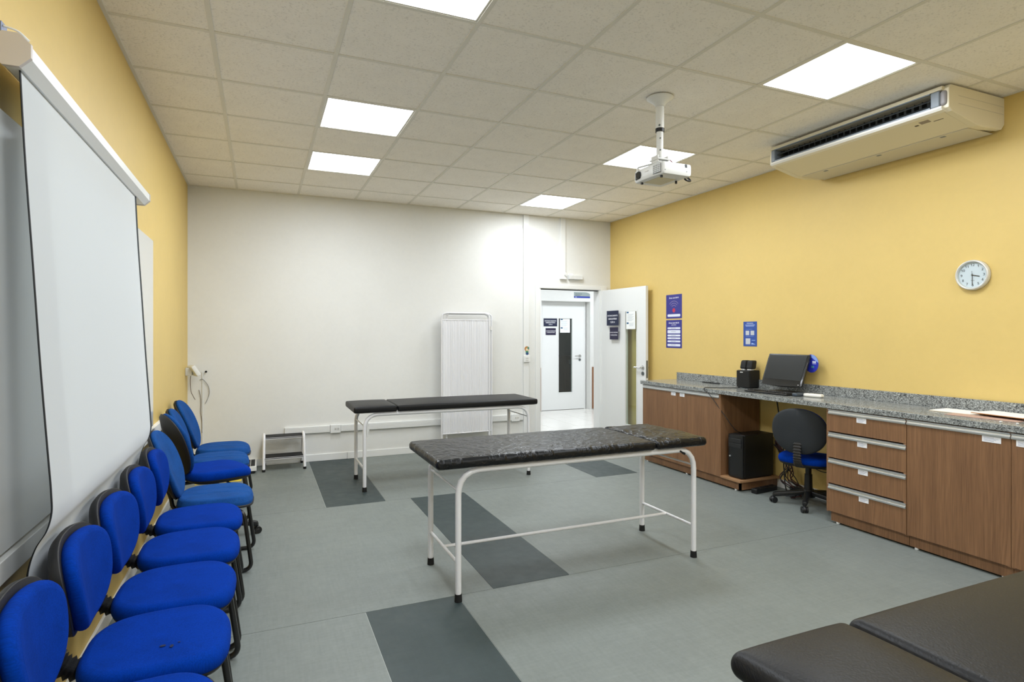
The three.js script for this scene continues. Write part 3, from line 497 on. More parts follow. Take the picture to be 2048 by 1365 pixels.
// ---------------------------------------------------------------- air conditioner under the ceiling
{
  const t = thing('air_conditioner', 'long cream ceiling air conditioner over the yellow wall', 'air conditioner', [0, 0, 0]);
  const z0 = -.875, z1 = .52, top = 3.012, x0 = 4.15, x1 = XR - .002;
  // body: profile in x,y extruded along z, leaving the outlet slot open
  const prof = [[x0 + .012, top], [x1, top], [x1, 2.84], [x1 - .02, 2.815], [4.56, 2.80], [4.47, 2.803], [x0 + .03, 2.862], [x0 + .035, 2.885], [x0 + .16, 2.89], [x0 + .16, 2.985], [x0 + .02, 2.99], [x0 + .006, 2.995]];
  const g = extrude(prof, z1 - z0 - .09); g.translate(0, 0, z0 + .045); part(t, 'body', g, M.acBody);
  const endProf = [[x0 + .05, top], [x1, top], [x1, 2.845], [x1 - .03, 2.812], [4.56, 2.80], [4.47, 2.803], [x0 + .06, 2.858], [x0 + .03, 2.875], [x0 + .03, 2.99]];
  for (const [a, l] of [[z0, .043], [z1 - .045, .043]]) { const e = extrude(endProf, l - .012, .006); e.translate(0, 0, a + .008); part(t, 'end_cap', e, M.acBody); }
  part(t, 'lower_lip', (() => { const e = extrude([[x0, 2.872], [x0 + .012, 2.860], [x0 + .05, 2.856], [x0 + .05, 2.884], [x0 + .002, 2.884]], z1 - z0 - .06); e.translate(0, 0, z0 + .03); return e; })(), std(0xf0ede4, .35));
  part(t, 'upper_lip', (() => { const e = extrude([[x0, 2.985], [x0 + .05, 2.982], [x0 + .05, top - .002], [x0 + .008, top - .002]], z1 - z0 - .06); e.translate(0, 0, z0 + .03); return e; })(), M.acBody);
  part(t, 'outlet_end', [box(x0 + .004, x0 + .15, 2.884, 2.986, z1 - .1, z1 - .045, .01), box(x0 + .004, x0 + .15, 2.884, 2.986, z0 + .03, z0 + .07, .01), box(x0 + .002, x0 + .012, 2.884, 2.894, z0 + .07, z1 - .1), box(x0 + .002, x0 + .012, 2.978, 2.986, z0 + .07, z1 - .1)], M.acGrey, 'grey outlet surround');
  const corner = new THREE.CylinderGeometry(.045, .045, .1, 24, 1, false, 0, Math.PI / 2 * 1.1); 
  part(t, 'corner_piece', [box(x0 + .008, x0 + .055, 2.886, 2.984, z1 - .05, z1 - .008, .02)], std(0x8f8b8c, .45), 'grey rounded corner');
  for (const [y, a] of [[2.917, .5], [2.955, .5]]) { const b = box(-.028, .028, -.0018, .0018, z0 + .075, z1 - .105); b.rotateZ(a); b.translate(x0 + .05, y, 0); part(t, 'louvre', b, M.acBlade); }
  part(t, 'duct_back', box(x0 + .145, x0 + .159, 2.886, 2.984, z0 + .07, z1 - .1), M.acGrey);
  const vane = box(x0 + .07, x0 + .12, 2.892, 2.975, -.0012, .0012); for (let i = 0; i < 24; i++) { const v = part(t, 'vane', vane, M.acBlade); v.position.z = z0 + .10 + i * (z1 - z0 - .24) / 23; }
  part(t, 'intake_grille', (() => { const e = box(-.135, .135, -.004, 0, z0 + .06, z1 - .06, .001); e.rotateZ(-.005); e.translate(4.615, 2.8015, 0); return e; })(), std(0xd6cfbc, .5));
  for (let i = 0; i < 3; i++) part(t, 'grille_latch', box(4.50, 4.52, 2.7955, 2.799, z0 + .25 + i * .45, z0 + .28 + i * .45), M.acGrey);
  part(t, 'indicator_panel', [(() => { const e = box(-.018, .018, -.001, .0004, -.03, .03); e.rotateZ(-.184); e.translate(x0 + .10, 2.848, .33); return e; })()], std(0x94877c, .5));
  part(t, 'badge', [(() => { const e = box(-.008, .008, -.001, .0004, -.012, .012); e.rotateZ(-.184); e.translate(x0 + .115, 2.8452, .27); return e; })()], std(0x4c463e, .5)); part(t, 'caption', [(() => { const e = box(-.004, .004, -.001, .0004, -.03, .03); e.rotateZ(-.184); e.translate(x0 + .125, 2.8435, .40); return e; })()], std(0x4c463e, .5));
  part(t, 'side_seam', [box(x0 + .12, x1 - .01, 2.955, 2.957, z1 - .001, z1 + .0012), box(x0 + .12, x1 - .01, 2.905, 2.907, z1 - .001, z1 + .0012)], std(0xc9c2b0, .5));
  part(t, 'mounting_rail', [box(4.3, 4.34, top - .002, HC - .002, z0 + .1, z1 - .1), box(4.62, 4.66, top - .002, HC - .002, z0 + .1, z1 - .1)], M.aluDark);
}
// ---------------------------------------------------------------- ceiling projector on its pole
{
  const px = 2.672, pz = -.39;
  const t = thing('projector_mount', 'white telescopic ceiling pole carrying the projector', 'projector mount', [px, 0, pz]);
  const fl = new THREE.LatheGeometry([[0, HC - .002], [.086, HC - .002], [.088, HC - .008], [.07, HC - .02], [.045, HC - .038], [.03, HC - .058], [.028, HC - .065], [0, HC - .065]].map(p => new THREE.Vector2(...p)).reverse(), 48); part(t, 'ceiling_flange', fl, M.plastic);
  part(t, 'upper_tube', cyl(0, 2.815, HC - .06, 0, .028), M.plastic); part(t, 'clamp_ring', cyl(0, 2.795, 2.818, 0, .0295), M.blackPlastic); part(t, 'lower_tube', cyl(0, 2.615, 2.8, 0, .0225), M.plastic);
  part(t, 'bolt', [rod([-.02, 2.832, .02], [-.024, 2.832, .028], .006), rod([-.012, 2.748, .018], [-.014, 2.748, .024], .005), rod([-.012, 2.67, .018], [-.014, 2.67, .024], .005)], M.aluDark);
  part(t, 'bracket', [box(-.05, .05, 2.602, 2.612, -.045, .045, .002), box(-.045, -.035, 2.585, 2.632, -.035, .035, .002), box(.035, .045, 2.585, 2.632, -.035, .035, .002), box(-.05, .05, 2.583, 2.589, -.05, .05, .002)], M.plasticGrey);
  part(t, 'arm', bent([[-.045, 2.585, -.03], [-.085, 2.582, -.13], [-.085, 2.555, -.135]], .006, .01, 8), M.alu); part(t, 'arm', bent([[.045, 2.585, 0], [.10, 2.585, .06], [.10, 2.555, .065]], .006, .01, 8), M.alu);
  part(t, 'wire', tube([[.03, 2.61, .01], [.07, 2.625, .0], [.11, 2.6, .0], [.14, 2.585, -.02]], .004, 30, 6), std(0x9b6f78, .5));
  // projector: lens face looks along -x
  const p = thing('projector', 'white video projector hanging under the ceiling pole', 'projector', [px + .02, 2.475, pz + .0], .03);
  const W = .30, D = .235, hgt = .082;
  part(p, 'housing', padBox(D, hgt, W, .014, 16, 5, 16, q => { q.y += hgt / 2; if (q.x < -.09) q.x -= .012 * (1 - (q.z / .15) ** 2); if (q.y < .012) q.x *= .96; }), M.plastic);
  part(p, 'lens_recess', box(-.127, -.118, .016, .066, -.125, -.045, .004), M.dark);
  part(p, 'lens', [rod([-.135, .041, -.085], [-.118, .041, -.085], .021, 28)], phy(0x111418, .08, { clearcoat: 1 })); part(p, 'lens_ring', (() => { const r = new THREE.TorusGeometry(.023, .003, 8, 32); r.rotateY(Math.PI / 2); r.translate(-.132, .041, -.085); return r; })(), M.blackPlastic);
  part(p, 'vent_shade_plate', box(-.1275, -.1255, .012, .07, .06, .135), M.acBlade);  // dark colour stands in for the shade inside the vent holes
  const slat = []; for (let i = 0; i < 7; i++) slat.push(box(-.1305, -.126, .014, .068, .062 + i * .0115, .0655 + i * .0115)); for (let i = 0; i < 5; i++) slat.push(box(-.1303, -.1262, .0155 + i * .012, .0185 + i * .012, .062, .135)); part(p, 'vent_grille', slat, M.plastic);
  part(p, 'maker_mark', box(-.1318, -.1305, .045, .05, -.02, .02), M.plasticGrey);
  part(p, 'port_plate', box(.06, .078, .056, .076, .149, .1515), M.blackPlastic); part(p, 'screw', [rod([.075, .03, .148], [.075, .03, .152], .003), rod([-.1, .025, .147], [-.1, .025, .151], .003)], M.aluDark);
  part(p, 'base_plate', box(-.08, .06, -.003, .001, -.09, .06, .001), std(0xd9cfae, .5)); part(p, 'foot', [cyl(-.09, -.012, 0, .1, .009), cyl(-.09, -.012, 0, -.1, .009), cyl(.09, -.018, 0, .03, .007)], M.blackPlastic);
  part(p, 'cable_loop', tube([[.115, .03, .05], [.15, .02, .07], [.15, -.01, .1], [.11, -.012, .11], [.10, .0, .10]], .006, 40, 8), M.blackPlastic);
}

// ---------------------------------------------------------------- whiteboard and pull-down screen on the left wall
{
  const t = thing('whiteboard', 'long glossy whiteboard on the yellow wall behind the projection screen', 'whiteboard', [0, 0, 0]);
  part(t, 'panel', box(XL + .001, XL + .02, .812, 2.104, -1.95, 2.05, .002), M.board);
  const rl = struct('trim_3', [0, 0, 0], 'white chair rail along the yellow wall'); part(rl, 'rail', box(XL, XL + .03, .733, .800, -2.66, 4.0, .003), M.trim);
  const s = thing('projection_screen', 'white pull-down projection screen with black borders on the side wall', 'projection screen', [0, 0, 0]);
  const cx = -.405, cy = 2.247, R = .047, z0 = -1.175, z1 = .735;
  const oct = []; for (let i = 0; i < 8; i++) { const a = (i + .5) / 8 * Math.PI * 2; oct.push([cx + Math.cos(a) * R, cy + Math.sin(a) * R]); }
  const og = extrude(oct, z1 - z0); og.translate(0, 0, z0); part(s, 'casing', og, M.casing);
  for (const z of [z1, z0 - .014]) { const cap = extrude(oct.map(([x, y]) => [cx + (x - cx) * 1.06, cy + (y - cy) * 1.06]), .012, .001); cap.translate(0, 0, z + .001); part(s, 'end_cap', cap, M.casingCap); }
  part(s, 'wall_bracket', [box(XL, cx - .02, cy + .02, cy + .075, z1 - .03, z1 + .01, .002), box(XL, cx - .02, cy + .02, cy + .075, z0 + .02, z0 + .06, .002)], std(0x7d86a0, .4, { metalness: .4 }));
  part(s, 'fixing_cord', tube([[cx - .02, cy + .065, z1], [cx + .01, cy + .06, z1 - .01], [cx + .03, cy + .045, z1 - .03]], .003, 20, 6), M.plastic);
  // fabric: hangs from the casing, is pushed out by the pen tray, then falls back behind the chairs
  const prof = [[-.395, 2.205], [-.383, 1.95], [-.367, 1.68], [-.348, 1.35], [-.331, 1.1], [-.323, .99], [-.321, .93], [-.332, .88], [-.357, .835], [-.376, .77], [-.381, .70], [-.381, .675]];
  const curve = new THREE.CatmullRomCurve3(prof.map(([x, y]) => V(x, y, 0)));
  const zr = -.95, zl = .712, wob = (u, v) => .003 * Math.sin(v * 9 + u * 5) * v + .002 * Math.sin(u * 16) * v;
  const strip = (za, zb, n, off) => grid(n, 70, (u, v) => { const p = curve.getPoint(v), z = lerp(za, zb, u), U = (z - zr) / (zl - zr); return [p.x + wob(U, v) + off, p.y, z]; });
  part(s, 'fabric', strip(zl - .011, zr + .014, 30, 0), M.screenFabric);
  part(s, 'border', strip(zl, zl - .011, 2, 0), std(0x0c0d0e, .8, { side: THREE.DoubleSide }), 'black side border'); part(s, 'border', strip(zr + .014, zr - .035, 2, 0), std(0x1a2226, .8, { side: THREE.DoubleSide }), 'black side border');
  part(s, 'added_black_strip', strip(zl - .001, zl - .2, 6, -.0022), std(0x0c0d0e, .85, { side: THREE.DoubleSide }));  // black strip added behind the fabric edge to darken the whiteboard beside it
  part(s, 'weight_bar', box(-.391, -.373, .655, .679, zr - .035, zl, .006), M.blackPlastic);
}

// ---------------------------------------------------------------- chairs
const sup = (a, n) => { const c = Math.cos(a), s = Math.sin(a); return [Math.sign(c) * Math.abs(c) ** (2 / n), Math.sign(s) * Math.abs(s) ** (2 / n)]; };
// cushion lying in local xz; prof = [[inset scale, y]...] from underside rim to crown
function cushion(w, d, n, prof, shape, N = 56) {
  const g = grid(N, prof.length - 1, (u, v) => {
    const [s, y] = prof[Math.round(v * (prof.length - 1))], a = -u * Math.PI * 2, [cx, cz] = sup(a, n); let p = [cx * d / 2 * s, y, cz * w / 2 * s]; return shape ? shape(p) : p;
  });
  return g;
}
function uvPlan(g, ax = 'x', az = 'z') { const p = g.attributes.position, uv = g.attributes.uv; const f = k => k === 'x' ? (i => p.getX(i)) : k === 'y' ? (i => p.getY(i)) : (i => p.getZ(i)); const A = f(ax), B = f(az); for (let i = 0; i < p.count; i++) uv.setXY(i, A(i), B(i)); return g; }
const padProf = (h, r) => { const l = [[0, 0], [.8, 0], [1 - r * .6, .002]]; for (let i = 0; i <= 8; i++) { const a = -Math.PI / 2 + i / 8 * Math.PI; l.push([1 - r + r * Math.cos(a), h * .45 + h * .45 * Math.sin(a)]); } for (const s of [.86, .7, .5, .3, .12, 0]) l.push([Math.min(s, 1 - r), h * (.9 + .1 * (1 - s * s))]); return l; };
function backCushion(w, h, thick, n, curve, taper) {   // stands in local yz, front looks +x, base at y=0
  const g = cushion(w, h, n, padProf(thick, .13), ([x, y, z]) => { const k = x / h + .5; return [y - curve * (z / (w / 2)) ** 2 * -1, k * h, z * (1 + taper * (k - .5))]; });
  return g;
}
function bellows(pts, w, t) {      // ribbed cover along a path in the xy plane
  const c = new THREE.CatmullRomCurve3(pts.map(([x, y]) => V(x, y, 0))), n = 34, N = 16;
  const rib = grid(N, n, (u, v) => { const p = c.getPoint(v), d = c.getTangent(v), nx = -d.y, ny = d.x, k = Math.round(v * n) % 2 ? 1 : .72, [a, b] = sup(u * Math.PI * 2, 4); return [p.x + nx * b * t / 2 * k, p.y + ny * b * t / 2 * k, a * w / 2 * k]; }).toNonIndexed();
  rib.computeVertexNormals(); return rib;
}
const ST = .462;     // seat top
function sledBase(t) {
  for (const s of [-1, 1]) part(t, 'leg_frame', bent([[-.15, ST - .085, s * .13], [.165, ST - .085, s * .18], [.215, .013, s * .205], [-.2, .013, s * .205]], .0125, .05), M.blackTube);
  part(t, 'cross_tube', [rod([-.19, .013, -.205], [-.19, .013, .205], .0125), rod([-.12, ST - .085, -.13], [-.12, ST - .085, .13], .011)], M.blackTube);
  part(t, 'glide', [rod([.1, .0, -.205], [.1, .012, -.205], .016), rod([.1, .0, .205], [.1, .012, .205], .016), rod([-.16, .0, -.205], [-.16, .012, -.205], .016), rod([-.16, .0, .205], [-.16, .012, .205], .016)], M.rubber);
}
function starBase(t, a0, y) {      // five-star base with castors
  part(t, 'column', [cyl(0, .09, .26, 0, .034, .03), cyl(0, .26, y, 0, .024)], M.blackPlastic); part(t, 'hub', cyl(0, .07, .135, 0, .052, .042), M.blackPlastic);
  part(t, 'tilt_plate', box(-.1, .1, y - .012, y + .01, -.07, .07, .004), M.blackMatte); part(t, 'lever', rod([.02, y - .01, .05], [.04, y - .02, .2], .006), M.blackPlastic);
  for (let i = 0; i < 5; i++) {
    const a = a0 + i / 5 * Math.PI * 2, ca = Math.cos(a), sa = Math.sin(a);
    const arm = padBox(.26, .04, .05, .014, 8, 3, 3, q => { q.x += .15; q.y += .105 - .14 * (q.x - .03); q.z *= 1 - .9 * (q.x - .03); }); arm.rotateY(-a); const m = part(t, 'star_arm', arm, M.blackPlastic);
    const c = [], cx = ca * .275, cz = sa * .275, b = a + 1.1; for (const s of [-1, 1]) c.push(rod([cx + Math.cos(b) * s * .006, .025, cz + Math.sin(b) * s * .006], [cx + Math.cos(b) * s * .024, .025, cz + Math.sin(b) * s * .024], .025, 20)); c.push(cyl(cx, .03, .075, cz, .008));
    const k = part(m, 'castor', c, M.blackPlastic);
    part(m, 'castor_hood', (() => { const g = new THREE.SphereGeometry(.027, 16, 8, 0, Math.PI * 2, 0, Math.PI / 2); g.translate(cx, .026, cz); return g; })(), M.blackPlastic);
  }
}
function seatA(t, dy = 0) {    // saturated blue foam seat on a black shell
  const sq = ([x, y, z]) => [x, y - .018 * Math.max(0, (x - .08) / .13) ** 2 - .006 * (1 - (z / .22) ** 2) * (1 - (x / .2) ** 2) + dy, z * (1 + .12 * x)];
  part(t, 'seat', uvPlan(cushion(.445, .425, 3.1, padProf(.075, .12).map(([s, y]) => [s, y + ST - .07]), sq)), M.blue);
  part(t, 'seat_shell', cushion(.43, .41, 3.1, [[0, -.012], [.55, -.014], [.85, -.01], [.97, .002], [1.01, .016], [.99, .024], [0, .024]].map(([s, y]) => [s, y + ST - .075]), sq), M.shell);
}
function backA(t, x, y, dy = 0, mat = M.blue, shell = M.shell, lean = .1) {
  const place = g => { g.rotateZ(lean); g.translate(x, y + dy, 0); return g; };
  part(t, 'backrest', place(uvPlan(backCushion(.39, .29, .05, 2.5, .035, .4), 'z', 'y')), mat);
  const sh = cushion(.418, .315, 2.5, [[0, .0], [.6, -.002], [.9, .006], [.985, .018], [1, .032], [.985, .036], [0, .036]], ([p, q, z]) => { const k = p / .315 + .5; return [q - .032 + .035 * (z / .209) ** 2, k * .315 - .01, z * (1 + .4 * (k - .5))]; });
  part(t, 'back_shell', place(sh), shell);
}
function makeChairA() {
  const t = thing('visitor_chair', '', 'chair'); seatA(t); sledBase(t); backA(t, -.222, .535);
  part(t, 'bellows', bellows([[-.258, .61], [-.266, .55], [-.280, .49], [-.272, .43], [-.225, .398], [-.15, .388]], .104, .044), M.shell, 'black ribbed spine cover'); return t;
}
function seatB(t, dy = 0) {    // older seat: faded cloth with two stitched channels
  const sq = ([x, y, z]) => [x, y - .02 * Math.max(0, (x - .08) / .13) ** 2 - (y > ST - .03 ? .007 * (Math.exp(-(((z - .055) / .007) ** 2)) + Math.exp(-(((z + .055) / .007) ** 2))) : 0) + dy, z];
  const prof = padProf(.066, .11), h = ST - .064;
  part(t, 'seat', uvPlan(grid(64, 44, (u, v) => { // disc-like cap mapped from square so that the stitched channels resolve
    const a = u * 2 - 1, b = v * 2 - 1, n = 2.9, q = Math.max(Math.abs(a), Math.abs(b)), ang = Math.atan2(b, a), [cx, cz] = sup(ang, n), l = Math.min(q, 1);
    const edge = Math.sqrt(Math.max(0, 1 - Math.max(0, (l - .86) / .14) ** 2)); return sq([cx * .212 * l, h + .03 + .036 * edge + .004 * (1 - l * l), cz * .222 * l]);
  })), M.blueOld);
  part(t, 'seat_border', cushion(.444, .424, 2.9, [[.985, .036], [1, .03], [1, .01], [.97, 0], [.4, -.004], [0, -.004]].reverse().map(([s, y]) => [s, y + h]), ([x, y, z]) => [x, y - .02 * Math.max(0, (x - .08) / .13) ** 2 + dy, z]), M.blueOld);
  part(t, 'piping', cushion(.452, .432, 2.9, [[.97, -.008], [1, -.004], [1.004, .004], [.98, .008]].map(([s, y]) => [s, y + h + .006]), ([x, y, z]) => [x, y - .02 * Math.max(0, (x - .08) / .13) ** 2 + dy, z]), M.shell);
}
function backB(t, x, y, dy = 0, lean = .34) {
  const place = g => { g.rotateZ(lean); g.translate(x, y + dy, 0); return g; };
  part(t, 'backrest', place(uvPlan(backCushion(.40, .44, .042, 2.25, .03, .06), 'z', 'y')), M.blueOld);
  part(t, 'back_shell', place(cushion(.405, .445, 2.25, [[0, .0], [.7, -.002], [.94, .006], [1, .018], [1, .024], [0, .024]], ([p, q, z]) => { const k = p / .445 + .5; return [q - .02 + .03 * (z / .2) ** 2, k * .445 - .002, z * (1 + .06 * (k - .5))]; })), M.shellBrown);
  part(t, 'back_bar', bent([[x - .032 - .2 * Math.sin(lean), y + dy + .2 * Math.cos(lean), 0], [x - .03, y + dy - .01, 0], [x - .028, ST - .09 + dy, 0], [-.05, ST - .09 + dy, 0]], .012, .035), M.blackTube);
}
const CX = -.072;
{
  const a = makeChairA();
  const row = [[1.03, 'saturated blue visitor chair at the rear end of the row, facing the near couch'], [.56, 'saturated blue visitor chair with dark stains on its seat'], [.105, 'saturated blue visitor chair next to the stained one, toward the far wall'], [-.385, 'saturated blue visitor chair second from the stained one, toward the far wall'], [-.855, 'saturated blue visitor chair beside the faded blue chair']];
  row.forEach(([z, label], i) => {
    let o = a; if (i) { o = a.clone(); o.name = numbered('visitor_chair'); scene.add(o); }
    o.userData = { label, category: 'chair', group: 'blue chairs along the whiteboard wall' }; o.position.set(CX, 0, z); o.rotation.y = [.05, .01, -.02, .02, .04][i];
    if (i === 1) { const st = new THREE.Shape(); for (const [x, y, r] of [[0, 0, .009]]) { st.absellipse(x, y, r, r * .7, 0, Math.PI * 2); } const g = new THREE.ShapeGeometry(st, 20); g.rotateX(-Math.PI / 2); const q = g.clone(); q.scale(.6, 1, 1.5); q.translate(.026, 0, .012); const q2 = g.clone(); q2.scale(.4, 1, .5); q2.translate(.045, 0, -.006); const m = part(o, 'stain', [g, q, q2], std(0x04193f, .9), 'dark stain'); m.position.set(.02, ST + .0012, .09); }
  });
  const b = thing('visitor_chair', 'faded blue chair with stitched channels and bare black back bar', 'chair', [CX + .05, 0, -1.33], -.03, 'blue chairs along the whiteboard wall');
  seatB(b); sledBase(b); backB(b, -.215, .44, 0);
  const c = thing('swivel_chair', 'blue swivel chair turned away, showing its dark back shell', 'chair', [CX + .01, 0, -1.89], .36, 'blue chairs along the whiteboard wall');
  seatA(c, .05); starBase(c, .45, ST - .03); backB(c, -.205, .44, .045, .3); 
  const d = thing('visitor_chair', 'faded blue chair between the turned swivel chair and the corner chair', 'chair', [CX + .01, 0, -2.40], .03, 'blue chairs along the whiteboard wall'); seatB(d, .02); sledBase(d); backB(d, -.235, .43, .02, .3);
  const e = thing('visitor_chair', 'faded blue chair nearest the corner with the white wall device', 'chair', [CX + .01, 0, -2.88], -.04, 'blue chairs along the whiteboard wall'); seatB(e, .02); sledBase(e); backB(e, -.215, .44, .03, .36);
  // desk chair in the knee space, its back to the room
  const k = thing('desk_chair', 'blue swivel desk chair with dark grey back in the knee space', 'chair', [4.52, 0, -.785], .38);
  seatA(k, -.03); starBase(k, 2.93, ST - .10);
  const place = g => { g.rotateZ(.1); g.translate(-.23, .465, 0); return g; };
  part(k, 'backrest', place(uvPlan(backCushion(.43, .375, .045, 2.2, .03, .0), 'z', 'y')), M.blue);
  part(k, 'back_shell', place(cushion(.435, .38, 2.2, [[0, -.004], [.6, -.004], [.92, .004], [1, .016], [1, .022], [0, .022]], ([p, q, z]) => { const u = p / .38 + .5; return [q - .02 + .03 * (z / .215) ** 2, u * .38 - .002, z]; })), M.greyBack);
  part(k, 'back_bar', bellows([[-.258, .56], [-.268, .48], [-.262, .41], [-.235, .37], [-.17, .352], [-.08, .348]], .07, .022), M.shellBrown);
}

// ---------------------------------------------------------------- examination couches
function couch(label, x0, x1, z0, z1, headSide, seam, o) {
  const cx = (x0 + x1) / 2, cz = (z0 + z1) / 2, t = thing('exam_couch', label, 'exam couch', [cx, 0, cz]);
  const W = x1 - x0, D = z1 - z0, lx0 = o.lx0 - cx, lx1 = o.lx1 - cx, lz0 = o.lz0 - cz, lz1 = o.lz1 - cz, r = .0168, ry = .706;
  const sides = [lz1, lz0];
  for (const z of sides) {
    part(t, 'leg_frame', bent([[lx0, .03, z], [lx0, ry, z], [lx1, ry, z], [lx1, .03, z]], r, .12, 14), M.whiteTube);
    for (const x of [lx0, lx1]) part(t, 'foot_cap', cyl(x, 0, .042, z, .0215, .0195, 18), M.rubber);
  }
  for (const x of [lx0, lx1]) { part(t, 'cross_bar', rod([x, .205, lz0], [x, .205, lz1], .0095), M.whiteTube); part(t, 'upper_brace', rod([x, .60, lz0], [x, .60, lz1], .006), M.whiteTube); }
  part(t, 'pad_support', [box(-W / 2 + .03, W / 2 - .03, .722, .729, lz0 - .01, lz0 + .015), box(-W / 2 + .03, W / 2 - .03, .722, .729, lz1 - .015, lz1 + .01), rod([-.3, ry, lz0], [-.3, ry, lz1], .01), rod([.4, ry, lz0], [.4, ry, lz1], .01)], M.whiteTube);
  if (o.longBar) part(t, 'stretcher', rod([lx0, .205, (lz0 + lz1) / 2], [lx1, .205, (lz0 + lz1) / 2], .0095), M.whiteTube);
  const sx = seam - cx, gap = .006, segs = [[-W / 2, sx - gap / 2], [sx + gap / 2, W / 2]];
  segs.forEach(([a, b], i) => {
    const isHead = (i === 0) === (headSide < 0), w = b - a, hgt = .056 + (isHead ? (o.headThin ? -.004 : 0) : .0), nx = Math.round(w * 150);
    const g = padBox(w, hgt, D, o.round ?? .022, nx, 6, Math.round(D * 140), q => {
      const ux = q.x / (w / 2), uz = q.z / (D / 2), up = q.y > 0 ? 1 : 0;
      if (up) q.y += (o.dome ?? .008) * (1 - ux ** 4) * (1 - uz ** 4);
      if (o.wrinkle && up) { const X = q.x + a, n1 = fbm((X + 2) * 6 + q.z * 3, (q.z + 1) * 9, 512, 512, 3), f = Math.exp(-(((X - .3) / .5) ** 2)), n2 = fbm((X + 2) * 17 - q.z * 9, (q.z + 1) * 24 + X * 6, 512, 512, 2); q.y += ((n1 - .5) * .016 + (n2 - .5) * .009) * (f + .15); }
    });
    g.translate((a + b) / 2, .729 + hgt / 2 - .002 + (isHead ? (o.headLift ?? 0) : 0), 0);
    part(t, isHead ? 'head_pad' : 'pad', g, o.mat);
  });
  if (o.lever) part(t, 'lever', [rod([lx1 - .12, ry, lz1], [lx1 - .12, ry - .012, lz1 + .04], .006), rod([lx1 - .12, ry - .012, lz1 + .04], [lx1 - .118, ry - .014, lz1 + .055], .008)], M.blackPlastic);
  if (o.ratchet) part(t, 'ratchet', [box(lx0 + .02, lx0 + .032, .50, .66, lz1 - .004, lz1 + .004), box(lx0 + .03, lx0 + .042, .60, .62, lz1 - .003, lz1 + .003), box(lx0 + .03, lx0 + .042, .55, .57, lz1 - .003, lz1 + .003)], M.plasticGrey);
  return t;
}
couch('white-legged exam couch with wrinkled black pad in the middle of the floor', 1.085, 2.90, -.83, -.19, 1, 2.502, { lx0: 1.22, lx1: 2.825, lz0: -.80, lz1: -.24, longBar: true, mat: M.vinylPadWrinkled, wrinkle: true, lever: true, round: .024 });
couch('white-legged exam couch with black pad in front of the folding screen', 1.012, 2.868, -3.235, -2.652, -1, 1.412, { lx0: 1.113, lx1: 2.778, lz0: -3.215, lz1: -2.69, mat: M.vinylPad, ratchet: true, round: .016, dome: .014 });
couch('exam couch with smooth black pad nearest the rear of the room', 1.139, 2.99, 1.83, 2.43, -1, 1.497, { lx0: 1.28, lx1: 2.9, lz0: 1.865, lz1: 2.395, mat: M.vinylPad, round: .028, dome: .018, headThin: true });

// ---------------------------------------------------------------- step stool, scale, folding screen
{
  const t = thing('step_stool', 'white tubular two-step stool with black treads against the wall', 'step stool', [.468, 0, -4.03], .0);
  for (const x of [-.2, .2]) { part(t, 'side_frame', bent([[x * 1.02, .015, .145], [x, .362, .04], [x, .362, -.12], [x * .98, .015, -.175]], .0145, .045), M.whiteTube); part(t, 'foot_cap', [cyl(x * 1.02, 0, .025, .145, .016), cyl(x * .98, 0, .025, -.175, .016)], M.rubber); }
  for (const [y, z0, z1] of [[.34, -.155, .045], [.14, -.075, .135]]) { const f = part(t, 'tread_frame', [box(-.19, .19, y - .018, y, z1 - .012, z1), box(-.19, .19, y - .018, y, z0, z0 + .012), box(-.19, .19, y - .012, y - .004, z0, z1)], M.whiteTube); part(f, 'tread', box(-.188, .188, y - .001, y + .006, z0 + .004, z1 - .004, .002), M.blackMatte, 'black rubber tread'); }
  part(t, 'cross_bar', [rod([-.2, .12, -.15], [.2, .12, -.15], .009)], M.whiteTube);
  const s = thing('floor_scale', 'white platform weighing scale with black top beside the step stool', 'scale', [-.02, 0, -4.03]);
  part(s, 'base', box(-.2, .2, .0, .028, -.165, .17, .004), M.dark); part(s, 'platform', box(-.215, .215, .028, .078, -.185, .188, .006), M.plastic); part(s, 'rubber_mat', box(-.2, .2, .077, .081, -.17, .17, .001), M.blackMatte); part(s, 'mat_line', box(.155, .159, .0812, .0818, -.165, .165), M.plastic);
  const tp = thing('floor_tape', 'yellow adhesive tape corner on the floor in front of the scale', 'tape', [0, 0, 0]); part(tp, 'strip', box(-.35, .06, .0001, .0008, -3.625, -3.575), M.yellowTape); part(tp, 'strip', box(.01, .06, .0002, .0009, -3.85, -3.57), M.yellowTape);
  const f = thing('folding_screen', 'white folding privacy screen with pleated fabric by the white wall', 'privacy screen', [0, 0, 0]);
  const panel = (x0, x1, z, zz, y1) => {
    const fr = part(f, 'frame', [bent([[x0, .03, z], [x0, y1, z], [x1, y1, zz], [x1, .03, zz]], .011, .05), rod([x0, y1 - .085, z], [x1, y1 - .085, zz], .006), rod([x0, .23, z], [x1, .23, zz], .006)], M.whiteTube);
    part(fr, 'fabric', grid(240, 24, (u, v) => { const x = lerp(x0 + .014, x1 - .014, u), y = lerp(.232, y1 - .088, v); return [x, y + (v < .02 ? -.012 * Math.sin(u * 3.2) : 0), lerp(z, zz, u) + .0028 * Math.sin(u * 120 + Math.sin(u * 31) * 1.5) + .002 * Math.sin(u * 41)]; }), M.curtain);
    part(fr, 'foot_cap', [cyl(x0, 0, .035, z, .013), cyl(x1, 0, .035, zz, .013)], M.rubber);
  };
  panel(2.262, 2.885, -4.09, -4.10, 1.712); panel(2.335, 2.925, -4.13, -4.12, 1.712); panel(2.285, 2.90, -4.165, -4.165, 1.705);
  for (const y of [.5, 1.5]) part(f, 'hinge', [box(2.255, 2.272, y, y + .05, -4.135, -4.088), box(2.9, 2.92, y, y + .05, -4.14, -4.1)], M.plasticGrey);
}
